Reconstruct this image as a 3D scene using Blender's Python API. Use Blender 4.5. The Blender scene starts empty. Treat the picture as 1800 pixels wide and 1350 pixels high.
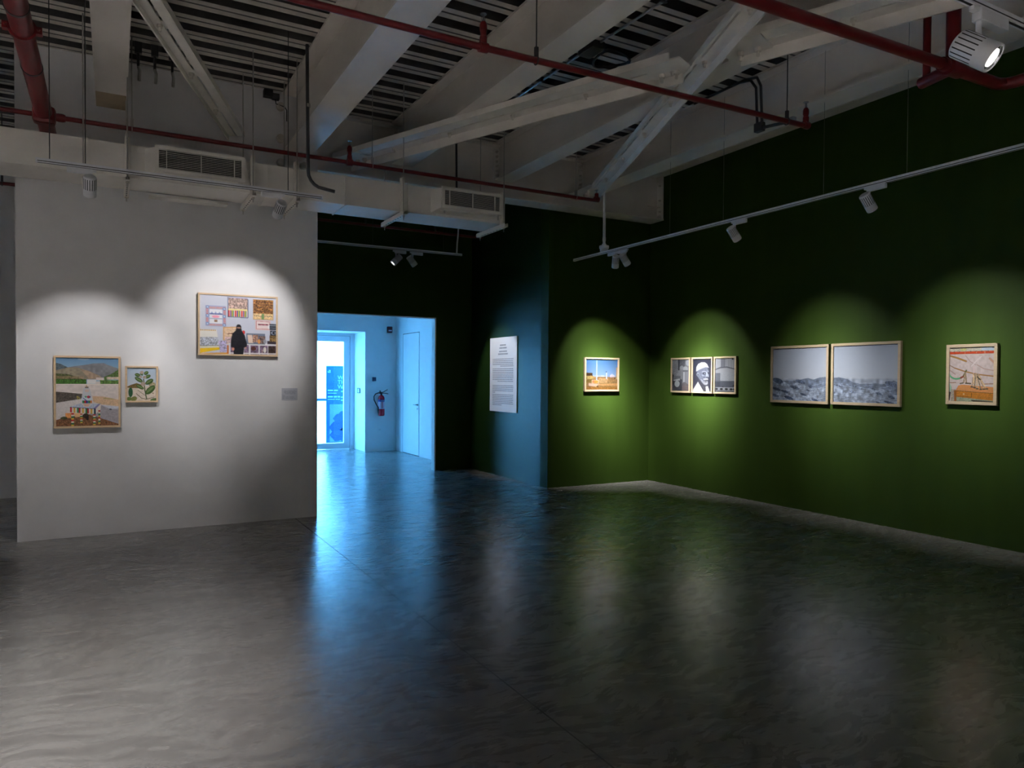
import bpy, math, random
import numpy as np
from mathutils import Vector, Matrix
random.seed(7); rng = np.random.default_rng(7)
S = bpy.context.scene
COL = S.collection
PI = math.pi

# ------------------------------------------------------------------ camera
F_PX, YAW, PITCH, ROLL = 1262.3, 0.506387, 0.0187232, 0.0066456
cam_data = bpy.data.cameras.new('camera'); cam = bpy.data.objects.new('camera', cam_data); COL.objects.link(cam)
cam_data.sensor_fit = 'HORIZONTAL'; cam_data.sensor_width = 36.0
cam_data.lens = 36.0 * F_PX / 1800.0; cam_data.shift_y = 14.449 / 1800.0
cam_data.clip_start = 0.05; cam_data.clip_end = 200
fw = Vector((math.sin(YAW) * math.cos(PITCH), math.cos(YAW) * math.cos(PITCH), -math.sin(PITCH)))
r0 = Vector((math.cos(YAW), -math.sin(YAW), 0)); u0 = r0.cross(fw)
rt = r0 * math.cos(ROLL) + u0 * math.sin(ROLL); up = -r0 * math.sin(ROLL) + u0 * math.cos(ROLL)
cam.matrix_world = Matrix(((rt.x, up.x, -fw.x, 0), (rt.y, up.y, -fw.y, 0), (rt.z, up.z, -fw.z, 1.55), (0, 0, 0, 1)))
S.camera = cam

# ------------------------------------------------------------------ world, exposure, lamp powers
W = bpy.data.worlds.new('sky'); S.world = W; W.use_nodes = True
bg = W.node_tree.nodes['Background']; bg.inputs[0].default_value = (0.075, 0.35, 0.76, 1); bg.inputs[1].default_value = 37.0
S.view_settings.view_transform = 'Standard'; S.view_settings.look = 'None'
S.view_settings.exposure = 0.0; S.view_settings.gamma = 1.0; S.view_settings.use_curve_mapping = False
S.cycles.max_bounces = 10; S.cycles.diffuse_bounces = 5; S.cycles.glossy_bounces = 4; S.cycles.transparent_max_bounces = 8
S.cycles.sample_clamp_indirect = 15.0; S.cycles.caustics_reflective = False; S.cycles.caustics_refractive = False
S.cycles.use_denoising = True; S.cycles.denoiser = 'OPENIMAGEDENOISE'; S.cycles.denoising_input_passes = 'RGB_ALBEDO_NORMAL'; S.cycles.denoising_prefilter = 'FAST'; S.cycles.denoising_quality = 'HIGH'
P_WHITE, P_GREEN = 140.0, 1090.0

def lamp_light(loc, target, power, angle, blend, parent=None, color=(1, .98, .975), radius=.03, core=None):
    ld = bpy.data.lights.new('lamp_light', 'SPOT'); ld.energy = power; ld.color = color
    ld.spot_size = math.radians(angle); ld.spot_blend = blend; ld.shadow_soft_size = radius
    if core:                                                 # optic with a bright core and a weaker wide spill
        ld.use_nodes = True; N = ld.node_tree.nodes; L = ld.node_tree.links
        tc = N.new('ShaderNodeNewGeometry'); sp = N.new('ShaderNodeVectorMath'); sp.operation = 'DOT_PRODUCT'; sp.inputs[1].default_value = (Vector(target) - Vector(loc)).normalized(); L.new(tc.outputs['Incoming'], sp.inputs[0])
        ab = N.new('ShaderNodeMath'); ab.operation = 'ABSOLUTE'; L.new(sp.outputs['Value'], ab.inputs[0])
        ac = N.new('ShaderNodeMath'); ac.operation = 'ARCCOSINE'; L.new(ab.outputs[0], ac.inputs[0])
        g = N.new('ShaderNodeMath'); g.operation = 'DIVIDE'; g.inputs[1].default_value = math.radians(core[0]); L.new(ac.outputs[0], g.inputs[0])
        q = N.new('ShaderNodeMath'); q.operation = 'POWER'; q.inputs[1].default_value = 2.0; L.new(g.outputs[0], q.inputs[0])
        ng = N.new('ShaderNodeMath'); ng.operation = 'MULTIPLY'; ng.inputs[1].default_value = -.5; L.new(q.outputs[0], ng.inputs[0])
        ex = N.new('ShaderNodeMath'); ex.operation = 'EXPONENT'; L.new(ng.outputs[0], ex.inputs[0])
        ma = N.new('ShaderNodeMath'); ma.operation = 'MULTIPLY_ADD'; ma.inputs[1].default_value = 1 - core[1]; ma.inputs[2].default_value = core[1]; L.new(ex.outputs[0], ma.inputs[0])
        L.new(ma.outputs[0], N['Emission'].inputs['Strength'])
    o = bpy.data.objects.new('lamp_light', ld); COL.objects.link(o)
    o.location = loc; o.rotation_euler = (Vector(target) - Vector(loc)).to_track_quat('-Z', 'Y').to_euler()
    return o

sl = bpy.data.lights.new('sun', 'SUN'); sl.energy = 3.0; sl.color = (1, .95, .88); sl.angle = .01
so_ = bpy.data.objects.new('sun', sl); COL.objects.link(so_); so_.rotation_euler = Vector((.15, .64, -.76)).to_track_quat('-Z', 'Y').to_euler()
# daylight portal in the glass front of the entrance hall
pl = bpy.data.lights.new('daylight_portal', 'AREA'); pl.shape = 'RECTANGLE'; pl.size = 3.3; pl.size_y = 2.4; pl.cycles.is_portal = True
po = bpy.data.objects.new('daylight_portal', pl); COL.objects.link(po); po.location = (2.85, 15.62, 1.25); po.rotation_euler = (-PI / 2, 0, 0)

# ------------------------------------------------------------------ materials
def nodes(name):
    m = bpy.data.materials.new(name); m.use_nodes = True
    return m, m.node_tree.nodes, m.node_tree.links, m.node_tree.nodes['Principled BSDF']
def mat(name, col, rough=.6, metal=0., var=.06, scale=6., bump=0., bscale=60., spec=.5, stretch=(1, 1, 1), rvar=0.):
    m, N, L, B = nodes(name)
    tc = N.new('ShaderNodeTexCoord'); mp = N.new('ShaderNodeMapping'); mp.inputs['Scale'].default_value = stretch
    L.new(tc.outputs['Object'], mp.inputs['Vector'])
    nz = N.new('ShaderNodeTexNoise'); nz.inputs['Scale'].default_value = scale; nz.inputs['Detail'].default_value = 5
    L.new(mp.outputs[0], nz.inputs['Vector'])
    rp = N.new('ShaderNodeValToRGB')
    rp.color_ramp.elements[0].position = .3; rp.color_ramp.elements[1].position = .7
    rp.color_ramp.elements[0].color = tuple(c * (1 - var) for c in col) + (1,)
    rp.color_ramp.elements[1].color = tuple(min(1, c * (1 + var)) for c in col) + (1,)
    L.new(nz.outputs['Fac'], rp.inputs[0]); L.new(rp.outputs[0], B.inputs['Base Color'])
    B.inputs['Roughness'].default_value = rough; B.inputs['Metallic'].default_value = metal
    B.inputs['Specular IOR Level'].default_value = spec
    if rvar:
        mr = N.new('ShaderNodeMapRange'); mr.inputs['To Min'].default_value = rough - rvar; mr.inputs['To Max'].default_value = rough + rvar
        L.new(nz.outputs['Fac'], mr.inputs[0]); L.new(mr.outputs[0], B.inputs['Roughness'])
    if bump:
        n2 = N.new('ShaderNodeTexNoise'); n2.inputs['Scale'].default_value = bscale; n2.inputs['Detail'].default_value = 4
        L.new(mp.outputs[0], n2.inputs['Vector'])
        bp = N.new('ShaderNodeBump'); bp.inputs['Strength'].default_value = bump; bp.inputs['Distance'].default_value = .01
        L.new(n2.outputs['Fac'], bp.inputs['Height']); L.new(bp.outputs[0], B.inputs['Normal'])
    return m
M_WHITE = mat('white_wall_paint', (.70, .695, .70), .85, var=.02, bump=.08, bscale=40, spec=.2)
M_HALL = mat('white_hall_paint', (.78, .79, .80), .7, var=.015, spec=.3)
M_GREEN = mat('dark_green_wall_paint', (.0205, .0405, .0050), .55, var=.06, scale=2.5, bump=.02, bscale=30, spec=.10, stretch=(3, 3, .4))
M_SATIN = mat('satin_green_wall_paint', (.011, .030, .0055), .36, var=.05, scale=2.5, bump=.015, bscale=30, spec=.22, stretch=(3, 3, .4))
M_STEEL = mat('painted_steel_offwhite', (.70, .66, .61), .38, var=.10, scale=2.5, stretch=(1, .5, 1), spec=.4)
M_STEEL2 = mat('painted_steel_pale', (.72, .685, .63), .45, var=.07, scale=4, spec=.4)
M_DUCT = mat('painted_duct_grey', (.66, .635, .59), .55, var=.04, scale=3, spec=.4)
M_DECK = mat('deck_lit_faces', (.56, .53, .48), .6, metal=.0, var=.12, scale=3, stretch=(.5, 3, 1), rvar=.1)  # light copy of the deck metal, for the lower rib faces
M_DECKSHADE = mat('deck_recess_shade', (.16, .155, .15), .42, metal=.9, var=.2, scale=3, stretch=(.5, 3, 1))  # dark copy of the deck metal, shade of the recesses put into colour
M_RED = mat('red_pipe_paint', (.125, .008, .010), .4, var=.12, scale=8)
M_DARK = mat('dark_steel', (.05, .05, .052), .45, metal=.4, var=.1)
M_CONDUIT = mat('black_conduit', (.035, .037, .042), .35, var=.1)
M_GALV = mat('galvanised_conduit', (.45, .47, .50), .3, metal=.8, var=.08)
M_ZINC = mat('zinc_rod', (.45, .44, .42), .35, metal=.7, var=.1)
M_WIRE = mat('thin_suspension_wire', (.20, .20, .20), .4, metal=.6, var=.05)
M_TRACK = mat('white_track_enamel', (.66, .67, .70), .4, var=.02)
M_SLOT = mat('black_track_slot', (.012, .012, .014), .7, var=.05)
M_LAMP = mat('white_lamp_enamel', (.62, .63, .66), .38, var=.03)
M_REFLECT = mat('lamp_reflector', (.85, .87, .9), .15, metal=.9, var=.02)
M_WOOD = mat('pale_maple_frame', (.62, .46, .29), .55, var=.10, scale=9, stretch=(1, 1, 6))
M_WOOD_DIM = mat('dimmed_maple_frame', (.225, .175, .11), .55, var=.10, scale=9, stretch=(1, 1, 6))  # same pale wood, darkened to offset the stronger green-wall lamps
M_BACK = mat('frame_backing', (.03, .028, .025), .8)
M_BOARD = mat('white_panel_board', (.78, .80, .83), .6, var=.01)
M_LABEL = mat('pale_grey_label_vinyl', (.46, .47, .52), .5, var=.02)
M_INK = mat('dark_print_ink', (.05, .055, .07), .6, var=.05)
M_GREYINK = mat('grey_print_ink', (.30, .32, .37), .6, var=.05)
M_BOLT = mat('painted_bolt', (.55, .51, .45), .5, var=.06)
M_XRED = mat('extinguisher_red', (.55, .012, .03), .25, var=.03)
M_RUBBER = mat('black_rubber', (.012, .012, .014), .5, var=.05)
M_XLABEL = mat('extinguisher_white_label', (.72, .5, .6), .5, var=.03)
M_XBLUE = mat('extinguisher_blue_band', (.02, .05, .32), .5, var=.03)
M_BEACON = mat('dark_red_plastic', (.10, .01, .02), .4, var=.05)
M_PLATE = mat('dark_switch_plate', (.025, .05, .11), .4, var=.05)
M_ALU = mat('white_door_aluminium', (.70, .74, .78), .4, var=.02)
M_CHROME = mat('brushed_handle', (.25, .26, .28), .3, metal=.9, var=.05)
M_EXT = mat('exterior_render', (.84, .82, .78), .9, var=.02)
M_PAVE = mat('exterior_paving', (.66, .62, .58), .9, var=.06, scale=4)
M_BANNER = mat('banner_blue_vinyl', (.002, .085, .24), .6, var=.08, scale=2)
M_BANNER2 = mat('banner_photo_pale', (.10, .22, .36), .6, var=.10, scale=4)
M_BANNER3 = mat('banner_photo_dark', (.002, .06, .20), .6, var=.2, scale=5)
M_BTEXT = mat('banner_lettering', (.22, .45, .60), .6, var=.02)
M_RAIL = mat('exterior_rail_paint', (.02, .055, .10), .5, var=.05)

def emit(name, col, st):
    m = bpy.data.materials.new(name); m.use_nodes = True; N = m.node_tree.nodes; L = m.node_tree.links
    N.remove(N['Principled BSDF']); e = N.new('ShaderNodeEmission'); e.inputs[0].default_value = col + (1,); e.inputs[1].default_value = st
    L.new(e.outputs[0], N['Material Output'].inputs[0]); return m
M_LED = emit('lamp_led_glow', (1, .96, .9), 4.0)

def glass_mat():
    m = bpy.data.materials.new('clear_door_glass'); m.use_nodes = True; N = m.node_tree.nodes; L = m.node_tree.links
    N.remove(N['Principled BSDF']); t = N.new('ShaderNodeBsdfTransparent'); t.inputs[0].default_value = (.93, .96, .97, 1)
    g = N.new('ShaderNodeBsdfGlossy'); g.inputs['Roughness'].default_value = .02
    mx = N.new('ShaderNodeMixShader'); mx.inputs[0].default_value = .06
    L.new(t.outputs[0], mx.inputs[1]); L.new(g.outputs[0], mx.inputs[2]); L.new(mx.outputs[0], N['Material Output'].inputs[0]); return m
M_GLASS = glass_mat()

def floor_mat():
    m, N, L, B = nodes('polished_concrete')
    tc = N.new('ShaderNodeTexCoord')
    def noise(scale, detail, dist, st):
        mp = N.new('ShaderNodeMapping'); mp.inputs['Scale'].default_value = st; mp.inputs['Rotation'].default_value = (0, 0, .35)
        L.new(tc.outputs['Object'], mp.inputs['Vector'])
        n = N.new('ShaderNodeTexNoise'); n.inputs['Scale'].default_value = scale; n.inputs['Detail'].default_value = detail
        n.inputs['Distortion'].default_value = dist; L.new(mp.outputs[0], n.inputs['Vector']); return n
    def warp(scale, amt, off):
        n = N.new('ShaderNodeTexNoise'); n.inputs['Scale'].default_value = scale; n.inputs['Detail'].default_value = 2
        m0 = N.new('ShaderNodeMapping'); m0.inputs['Location'].default_value = (off, off, 0); L.new(tc.outputs['Object'], m0.inputs['Vector']); L.new(m0.outputs[0], n.inputs['Vector'])
        v = N.new('ShaderNodeVectorMath'); v.operation = 'MULTIPLY_ADD'; v.inputs[1].default_value = (amt, amt, 0); L.new(n.outputs['Color'], v.inputs[0]); L.new(tc.outputs['Object'], v.inputs[2]); return v
    def streak(src, st, rot, detail):
        mp = N.new('ShaderNodeMapping'); mp.inputs['Scale'].default_value = st; mp.inputs['Rotation'].default_value = (0, 0, rot); L.new(src.outputs[0], mp.inputs['Vector'])
        n = N.new('ShaderNodeTexNoise'); n.inputs['Scale'].default_value = 1; n.inputs['Detail'].default_value = detail; n.inputs['Roughness'].default_value = .62; L.new(mp.outputs[0], n.inputs['Vector']); return n
    a = streak(warp(.7, 1.5, 0), (1.9, 7.5, 1), .3, 8); b = streak(warp(1.5, .7, 9), (4.0, 17, 1), -.2, 8); c = noise(90, 3, 0, (1, 1, 1))
    mx = N.new('ShaderNodeMix'); mx.data_type = 'FLOAT'; mx.inputs[0].default_value = .5
    L.new(a.outputs['Fac'], mx.inputs[2]); L.new(b.outputs['Fac'], mx.inputs[3])
    rp = N.new('ShaderNodeValToRGB'); e = rp.color_ramp.elements
    e[0].position = .36; e[0].color = (.108, .101, .094, 1); e[1].position = .66; e[1].color = (.218, .207, .195, 1)
    L.new(mx.outputs[0], rp.inputs[0])
    # saw-cut joints of the slab
    sp = N.new('ShaderNodeSeparateXYZ'); L.new(tc.outputs['Object'], sp.inputs[0])
    def cmp_(src, v, eps):
        k = N.new('ShaderNodeMath'); k.operation = 'COMPARE'; k.inputs[1].default_value = v; k.inputs[2].default_value = eps; L.new(src, k.inputs[0]); return k
    j1 = cmp_(sp.outputs[0], 1.74, .0045); j2 = cmp_(sp.outputs[1], 8.74, .006)
    xl = N.new('ShaderNodeMath'); xl.operation = 'LESS_THAN'; xl.inputs[1].default_value = 3.9; L.new(sp.outputs[0], xl.inputs[0])
    j3 = N.new('ShaderNodeMath'); j3.operation = 'MULTIPLY'; L.new(j2.outputs[0], j3.inputs[0]); L.new(xl.outputs[0], j3.inputs[1])
    mxj = N.new('ShaderNodeMath'); mxj.operation = 'MAXIMUM'; L.new(j1.outputs[0], mxj.inputs[0]); L.new(j3.outputs[0], mxj.inputs[1])
    mc = N.new('ShaderNodeMix'); mc.data_type = 'RGBA'; L.new(mxj.outputs[0], mc.inputs[0]); L.new(rp.outputs[0], mc.inputs[6]); mc.inputs[7].default_value = (.012, .011, .01, 1)
    L.new(mc.outputs[2], B.inputs['Base Color'])
    mr = N.new('ShaderNodeMapRange'); mr.inputs['From Min'].default_value = .3; mr.inputs['From Max'].default_value = .7
    mr.inputs['To Min'].default_value = .32; mr.inputs['To Max'].default_value = .23
    L.new(mx.outputs[0], mr.inputs[0])
    mj = N.new('ShaderNodeMix'); mj.data_type = 'FLOAT'; L.new(mxj.outputs[0], mj.inputs[0]); L.new(mr.outputs[0], mj.inputs[2]); mj.inputs[3].default_value = .9
    L.new(mj.outputs[0], B.inputs['Roughness'])
    B.inputs['Specular IOR Level'].default_value = 1.0; B.inputs['Coat Weight'].default_value = .35; B.inputs['Coat Roughness'].default_value = .24
    ad = N.new('ShaderNodeMath'); ad.operation = 'MULTIPLY_ADD'; ad.inputs[1].default_value = .12
    L.new(c.outputs['Fac'], ad.inputs[0]); L.new(mx.outputs[0], ad.inputs[2])
    bp = N.new('ShaderNodeBump'); bp.inputs['Strength'].default_value = .03; bp.inputs['Distance'].default_value = .02
    L.new(ad.outputs[0], bp.inputs['Height']); L.new(bp.outputs[0], B.inputs['Normal'])
    return m
M_FLOOR = floor_mat()

def print_mat():
    m, N, L, B = nodes('photographic_print')
    a = N.new('ShaderNodeVertexColor'); a.layer_name = 'picture'; L.new(a.outputs['Color'], B.inputs['Base Color'])
    B.inputs['Roughness'].default_value = .55; B.inputs['Specular IOR Level'].default_value = .2; return m
M_PRINT = print_mat()

# ------------------------------------------------------------------ mesh helpers
class MB:
    def __init__(s): s.v, s.f, s.m = [], [], []
    def add(s, v, f, mi=0):
        o = len(s.v); s.v += [tuple(p) for p in v]; s.f += [tuple(i + o for i in q) for q in f]; s.m += [mi] * len(f); return s
    def box(s, x0, x1, y0, y1, z0, z1, mi=0, T=None):
        v = [(x, y, z) for z in (z0, z1) for y in (y0, y1) for x in (x0, x1)]
        if T: v = [T(*p) for p in v]
        return s.add(v, [(0, 2, 3, 1), (4, 5, 7, 6), (0, 1, 5, 4), (2, 6, 7, 3), (0, 4, 6, 2), (1, 3, 7, 5)], mi)
    def obox(s, p, q, w, h, mi=0, upv=(0, 0, 1)):            # bar from p to q, width w, height h (centred)
        p, q = Vector(p), Vector(q); d = (q - p).normalized(); sd = d.cross(Vector(upv)).normalized(); un = sd.cross(d)
        v = [c + sd * a + un * b for c in (p, q) for a, b in ((-w / 2, -h / 2), (w / 2, -h / 2), (w / 2, h / 2), (-w / 2, h / 2))]
        return s.add(v, [(3, 2, 1, 0), (4, 5, 6, 7), (0, 1, 5, 4), (1, 2, 6, 5), (2, 3, 7, 6), (3, 0, 4, 7)], mi)
    def tube(s, pts, r, n=12, mi=0, cap=True):
        pts = [Vector(p) for p in pts]; rs = r if isinstance(r, (list, tuple)) else [r] * len(pts)
        rings = []; prev = None
        for i, p in enumerate(pts):
            d = ((pts[i + 1] - p).normalized() if i < len(pts) - 1 else Vector()) + ((p - pts[i - 1]).normalized() if i else Vector())
            d = d.normalized() if d.length > 1e-9 else prev_d
            prev_d = d
            if prev is None:
                a = d.orthogonal().normalized()
            else:
                a = (prev - d * prev.dot(d)); a = a.normalized() if a.length > 1e-6 else d.orthogonal().normalized()
            prev = a; b = d.cross(a)
            rings.append([p + (a * math.cos(2 * PI * k / n) + b * math.sin(2 * PI * k / n)) * rs[i] for k in range(n)])
        v = [p for g in rings for p in g]
        f = [(i * n + k, i * n + (k + 1) % n, (i + 1) * n + (k + 1) % n, (i + 1) * n + k) for i in range(len(pts) - 1) for k in range(n)]
        if cap: f += [tuple(range(n - 1, -1, -1)), tuple(range((len(pts) - 1) * n, len(pts) * n))]
        return s.add(v, f, mi)
    def lathe(s, prof, p, axis=(0, 0, 1), n=20, mi=0, cap=True):       # prof = [(r, t)...] along axis from p
        ax = Vector(axis).normalized(); return s.tube_prof([(Vector(p) + ax * t, r) for r, t in prof], ax, n, mi, cap)
    def tube_prof(s, pr, ax, n, mi, cap=True):
        a = ax.orthogonal().normalized(); b = ax.cross(a)
        v = [c + (a * math.cos(2 * PI * k / n) + b * math.sin(2 * PI * k / n)) * max(r, 1e-4) for c, r in pr for k in range(n)]
        f = [(i * n + k, i * n + (k + 1) % n, (i + 1) * n + (k + 1) % n, (i + 1) * n + k) for i in range(len(pr) - 1) for k in range(n)]
        if cap: f += [tuple(range(n - 1, -1, -1)), tuple(range((len(pr) - 1) * n, len(pr) * n))]
        return s.add(v, f, mi)
    def build(s, name, mats, parent=None, smooth=False, bevel=0.):
        me = bpy.data.meshes.new(name)
        o0 = Vector(parent_world(parent)) if parent else Vector()
        me.from_pydata([tuple(Vector(p) - o0) for p in s.v], [], s.f)
        for m in (mats if isinstance(mats, (list, tuple)) else [mats]): me.materials.append(m)
        me.polygons.foreach_set('material_index', s.m)
        if smooth: me.shade_smooth(); me.set_sharp_from_angle(angle=math.radians(40))
        me.update(); o = bpy.data.objects.new(name, me); COL.objects.link(o)
        if parent: o.parent = parent
        if bevel:
            b = o.modifiers.new('bevel', 'BEVEL'); b.width = bevel; b.segments = 2; b.limit_method = 'ANGLE'
        return o
def parent_world(o):
    v = Vector()
    while o: v = v + o.location; o = o.parent
    return v
def tag(o, label=None, cat=None, group=None, kind=None):
    if label: o['label'] = label
    if cat: o['category'] = cat
    if group: o['group'] = group
    if kind: o['kind'] = kind
    return o
def thing(name, loc, label, cat, group=None):
    o = bpy.data.objects.new(name, None); o.empty_display_size = .1; COL.objects.link(o); o.location = loc
    return tag(o, label, cat, group)
def struct(name, mb, m, label=None, parent=None, smooth=False):
    o = mb.build(name, m, parent, smooth)
    if not parent: tag(o, label, None, None, 'structure')
    return o
def copy_tree(o, parent=None):
    c = o.copy(); COL.objects.link(c)
    if parent: c.parent = parent
    for ch in list(o.children): copy_tree(ch, c)
    return c

# ------------------------------------------------------------------ room shell
ZD = 4.62                                                    # underside of the deck ribs
struct('floor', MB().box(-7, 7.6, -5, 15.62, -.2, 0), M_FLOOR, 'grey polished concrete floor with thin saw-cut joints')
struct('wall_left', MB().box(-.79, 1.98, 8.04, 8.22, 0, ZD + .02), M_WHITE, 'white partition wall carrying three colour photographs')
struct('wall_right', MB().box(7.21, 7.4, -5, 8.85, 0, 4.585), M_GREEN, 'long dark green wall on the right')
struct('trim_1', MB().box(7.03, 7.4, -5, 8.62, 4.585, ZD + .01), M_STEEL, 'pale strip above the green right wall')
struct('wall_back', MB().box(5.38, 7.21, 8.65, 8.85, 0, ZD + .05), M_GREEN, 'short dark green wall holding one small landscape')
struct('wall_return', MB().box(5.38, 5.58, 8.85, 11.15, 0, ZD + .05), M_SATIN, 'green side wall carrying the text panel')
w = MB(); w.box(4.72, 5.58, 11.15, 11.27, 0, ZD + .05); w.box(-7, 4.72, 11.15, 11.27, 2.56, ZD + .05); w.box(1.2, 2.1, 11.15, 11.27, 0, 2.56)
struct('wall_entrance', w, M_GREEN, 'dark green wall with the wide opening to the entrance hall')
struct('trim_2', MB().box(4.70, 4.722, 11.148, 11.275, 0, 2.56).box(2.1, 4.722, 11.148, 11.275, 2.545, 2.562), M_HALL, 'white lining of the opening to the hall')
struct('wall_left_far', MB().box(-7, 1.2, 10.98, 11.15, 0, ZD + .05), M_WHITE, 'white wall seen past the left end of the partition')
struct('wall_left_side', MB().box(-7, -6.8, -5, 11, 0, ZD + .05), M_WHITE)
struct('wall_rear', MB().box(-7, 7.4, -5.2, -5, 0, ZD + .05), M_WHITE)
# deck: trapezoidal ribs running along X
mb = MB(); pitch, ph = .30, .02
y = -5.0 + ph; prof = []
while y < 11.2:
    prof += [(y, ZD), (y + .068, ZD), (y + .072, ZD + .014), (y + .088, ZD + .014), (y + .092, ZD), (y + .165, ZD), (y + .17, ZD + .12), (y + .295, ZD + .12)]
    y += pitch
n = len(prof)
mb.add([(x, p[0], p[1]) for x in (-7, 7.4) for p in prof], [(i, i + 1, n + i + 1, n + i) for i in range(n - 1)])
mb.m = [1 if i % 8 in (1, 2, 3, 5, 6, 7) else 0 for i in range(n - 1)]  # recesses and grooves take the dark copy as painted shade
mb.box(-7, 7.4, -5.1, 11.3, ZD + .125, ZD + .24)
struct('ceiling', mb, [M_DECK, M_DECKSHADE], 'ribbed galvanised steel roof deck')
# entrance hall
w = MB(); w.box(4.6, 5.3, 14.63, 15.6, 0, 3.1); w.box(-1, 4.6, 14.63, 15.6, 2.51, 3.1); w.box(-1, 1.0, 14.63, 15.6, 0, 2.51)
struct('wall_hall_back', w, M_HALL, 'white end wall of the entrance hall with a deep door recess')
struct('wall_hall_right', MB().box(5.28, 5.45, 11.27, 14.63, 0, 3.1), M_HALL, 'white right wall of the entrance hall')
struct('wall_hall_left', MB().box(-1.1, -1, 11.27, 15.6, 0, 3.1), M_HALL)
struct('ceiling_hall', MB().box(-1, 5.3, 11.27, 14.63, 3.0, 3.1), M_HALL)

# glass entrance doors in the recess
d = thing('door_1', (3.98, 15.45, 0), 'white framed glass entrance door at the end of the hall', None); d['kind'] = 'structure'
mb = MB()
mb.box(4.51, 4.6, 15.40, 15.52, 0, 2.51); mb.box(1.0, 4.51, 15.40, 15.52, 2.455, 2.51)      # outer frame
mb.box(4.375, 4.505, 15.42, 15.48, .01, 2.45); mb.box(3.45, 3.58, 15.42, 15.48, .01, 2.45)  # stiles
mb.box(3.58, 4.375, 15.42, 15.48, 2.33, 2.45); mb.box(3.58, 4.375, 15.42, 15.48, .01, .13)
mb.build('door_frame', M_ALU, d)
MB().box(3.58, 4.375, 15.445, 15.455, .13, 2.33).build('glass_pane', M_GLASS, d)
MB().box(4.505, 4.512, 15.425, 15.475, .01, 2.45).box(3.45, 4.51, 15.425, 15.475, 2.449, 2.456).build('door_gap', M_SLOT, d)
wn = thing('window_1', (2.2, 15.45, 0), 'glazed panel beside the glass entrance door', None); wn['kind'] = 'structure'
mb = MB(); mb.box(1.0, 1.1, 15.42, 15.5, 0, 2.455).box(3.33, 3.445, 15.42, 15.5, 0, 2.455).box(1.1, 3.33, 15.42, 15.5, 2.36, 2.455).box(1.1, 3.33, 15.42, 15.5, 0, .1)
mb.build('window_frame', M_ALU, wn); MB().box(1.1, 3.33, 15.445, 15.455, .1, 2.36).build('glass_pane', M_GLASS, wn)
# flush white door on the hall's right wall
d2 = thing('door_2', (5.28, 13.75, 0), 'flush white service door in the right wall of the hall', None); d2['kind'] = 'structure'
MB().box(5.272, 5.29, 13.30, 14.19, .012, 2.455).build('door_leaf', M_HALL, d2)
g = MB(); g.box(5.2765, 5.283, 14.19, 14.215, 0, 2.467).box(5.2765, 5.283, 13.289, 14.203, 2.455, 2.467).box(5.2765, 5.283, 13.29, 14.2, 0, .012)
g.build('door_gap', M_SLOT, d2)
h = MB(); h.tube([(5.272, 13.37, 1.02), (5.225, 13.37, 1.02), (5.222, 13.385, 1.02), (5.222, 13.47, 1.02)], .009, 10); h.lathe([(.024, 0), (.024, .008)], (5.272, 13.37, 1.02), (-1, 0, 0)); h.lathe([(.018, 0), (.018, .008)], (5.272, 13.37, .94), (-1, 0, 0))
h.build('door_handle', M_CHROME, d2, True)

# ------------------------------------------------------------------ outside
struct('ground', MB().box(-8, 16, 15.62, 24, -.2, -.02), M_PAVE, 'pale paving outside the glass door')
struct('wall_exterior', MB().box(-8, 16, 20.5, 20.8, -.02, 4.4), M_EXT, 'pale building wall across the yard outside')
b = thing('banner_stand', (4.6, 16.2, -.02), 'blue exhibition banner standing outside the glass door', 'banner')
mb = MB(); mb.box(4.19, 5.04, 16.2, 16.206, .07, 1.815); mb.build('banner_panel', M_BANNER, b)
mb = MB(); mb.box(4.27, 5.0, 16.196, 16.199, .09, .945); mb.build('banner_photo', M_BANNER2, b)
mb = MB()
for cx, cz, rr in ((4.47, .62, .11), (4.56, .70, .09), (4.52, .5, .16), (4.40, .42, .13), (4.62, .42, .15), (4.44, .25, .15), (4.6, .25, .16), (4.75, .55, .15), (4.8, .3, .18)):
    mb.add([(cx + rr * math.cos(k * PI / 5) * (1 + .25 * math.sin(3 * k)), 16.194 - .0002 * rr, max(.095, cz + rr * math.sin(k * PI / 5))) for k in range(10)], [tuple(range(10))])
mb.build('banner_photo_trees', M_BANNER3, b)
mb = MB()
for row, words in ((1.05, (.16, .1)), (1.10, (.12, .07, .05)), (1.19, (.2,)), (1.245, (.12, .09))):
    x = 4.225
    for wd in words: mb.box(x, x + wd, 16.197, 16.1995, row, row + (.03 if row in (1.10, 1.245) else .014)); x += wd + .02
for row in (1.02, 1.09, 1.22, 1.30):
    mb.box(4.53, 4.66, 16.197, 16.1995, row, row + .03)
mb.box(4.225, 4.29, 16.197, 16.1995, 1.66, 1.68).box(4.225, 4.235, 16.197, 16.1995, 1.68, 1.70).box(4.25, 4.29, 16.197, 16.1995, 1.69, 1.72)
tag(mb.build('banner_small_print', M_BTEXT, b), kind='stuff')
def text(body, size, loc, rot, m, parent, name='lettering'):
    c = bpy.data.curves.new(name, 'FONT'); c.body = body; c.size = size; c.extrude = .0008
    tmp = bpy.data.objects.new(name, c); COL.objects.link(tmp); dg = bpy.context.evaluated_depsgraph_get()
    me = bpy.data.meshes.new_from_object(tmp.evaluated_get(dg)); bpy.data.objects.remove(tmp)
    o = bpy.data.objects.new(name, me); COL.objects.link(o); o.rotation_euler = rot
    o.location = Vector(loc) - parent_world(parent); o.parent = parent; me.materials.clear(); me.materials.append(m); return o
for k, t in enumerate(('WHEN', 'THE', 'WIN')): text(t, .125, (4.45, 16.198, 1.51 - .105 * k), (PI / 2, 0, 0), M_BTEXT, b)
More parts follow.
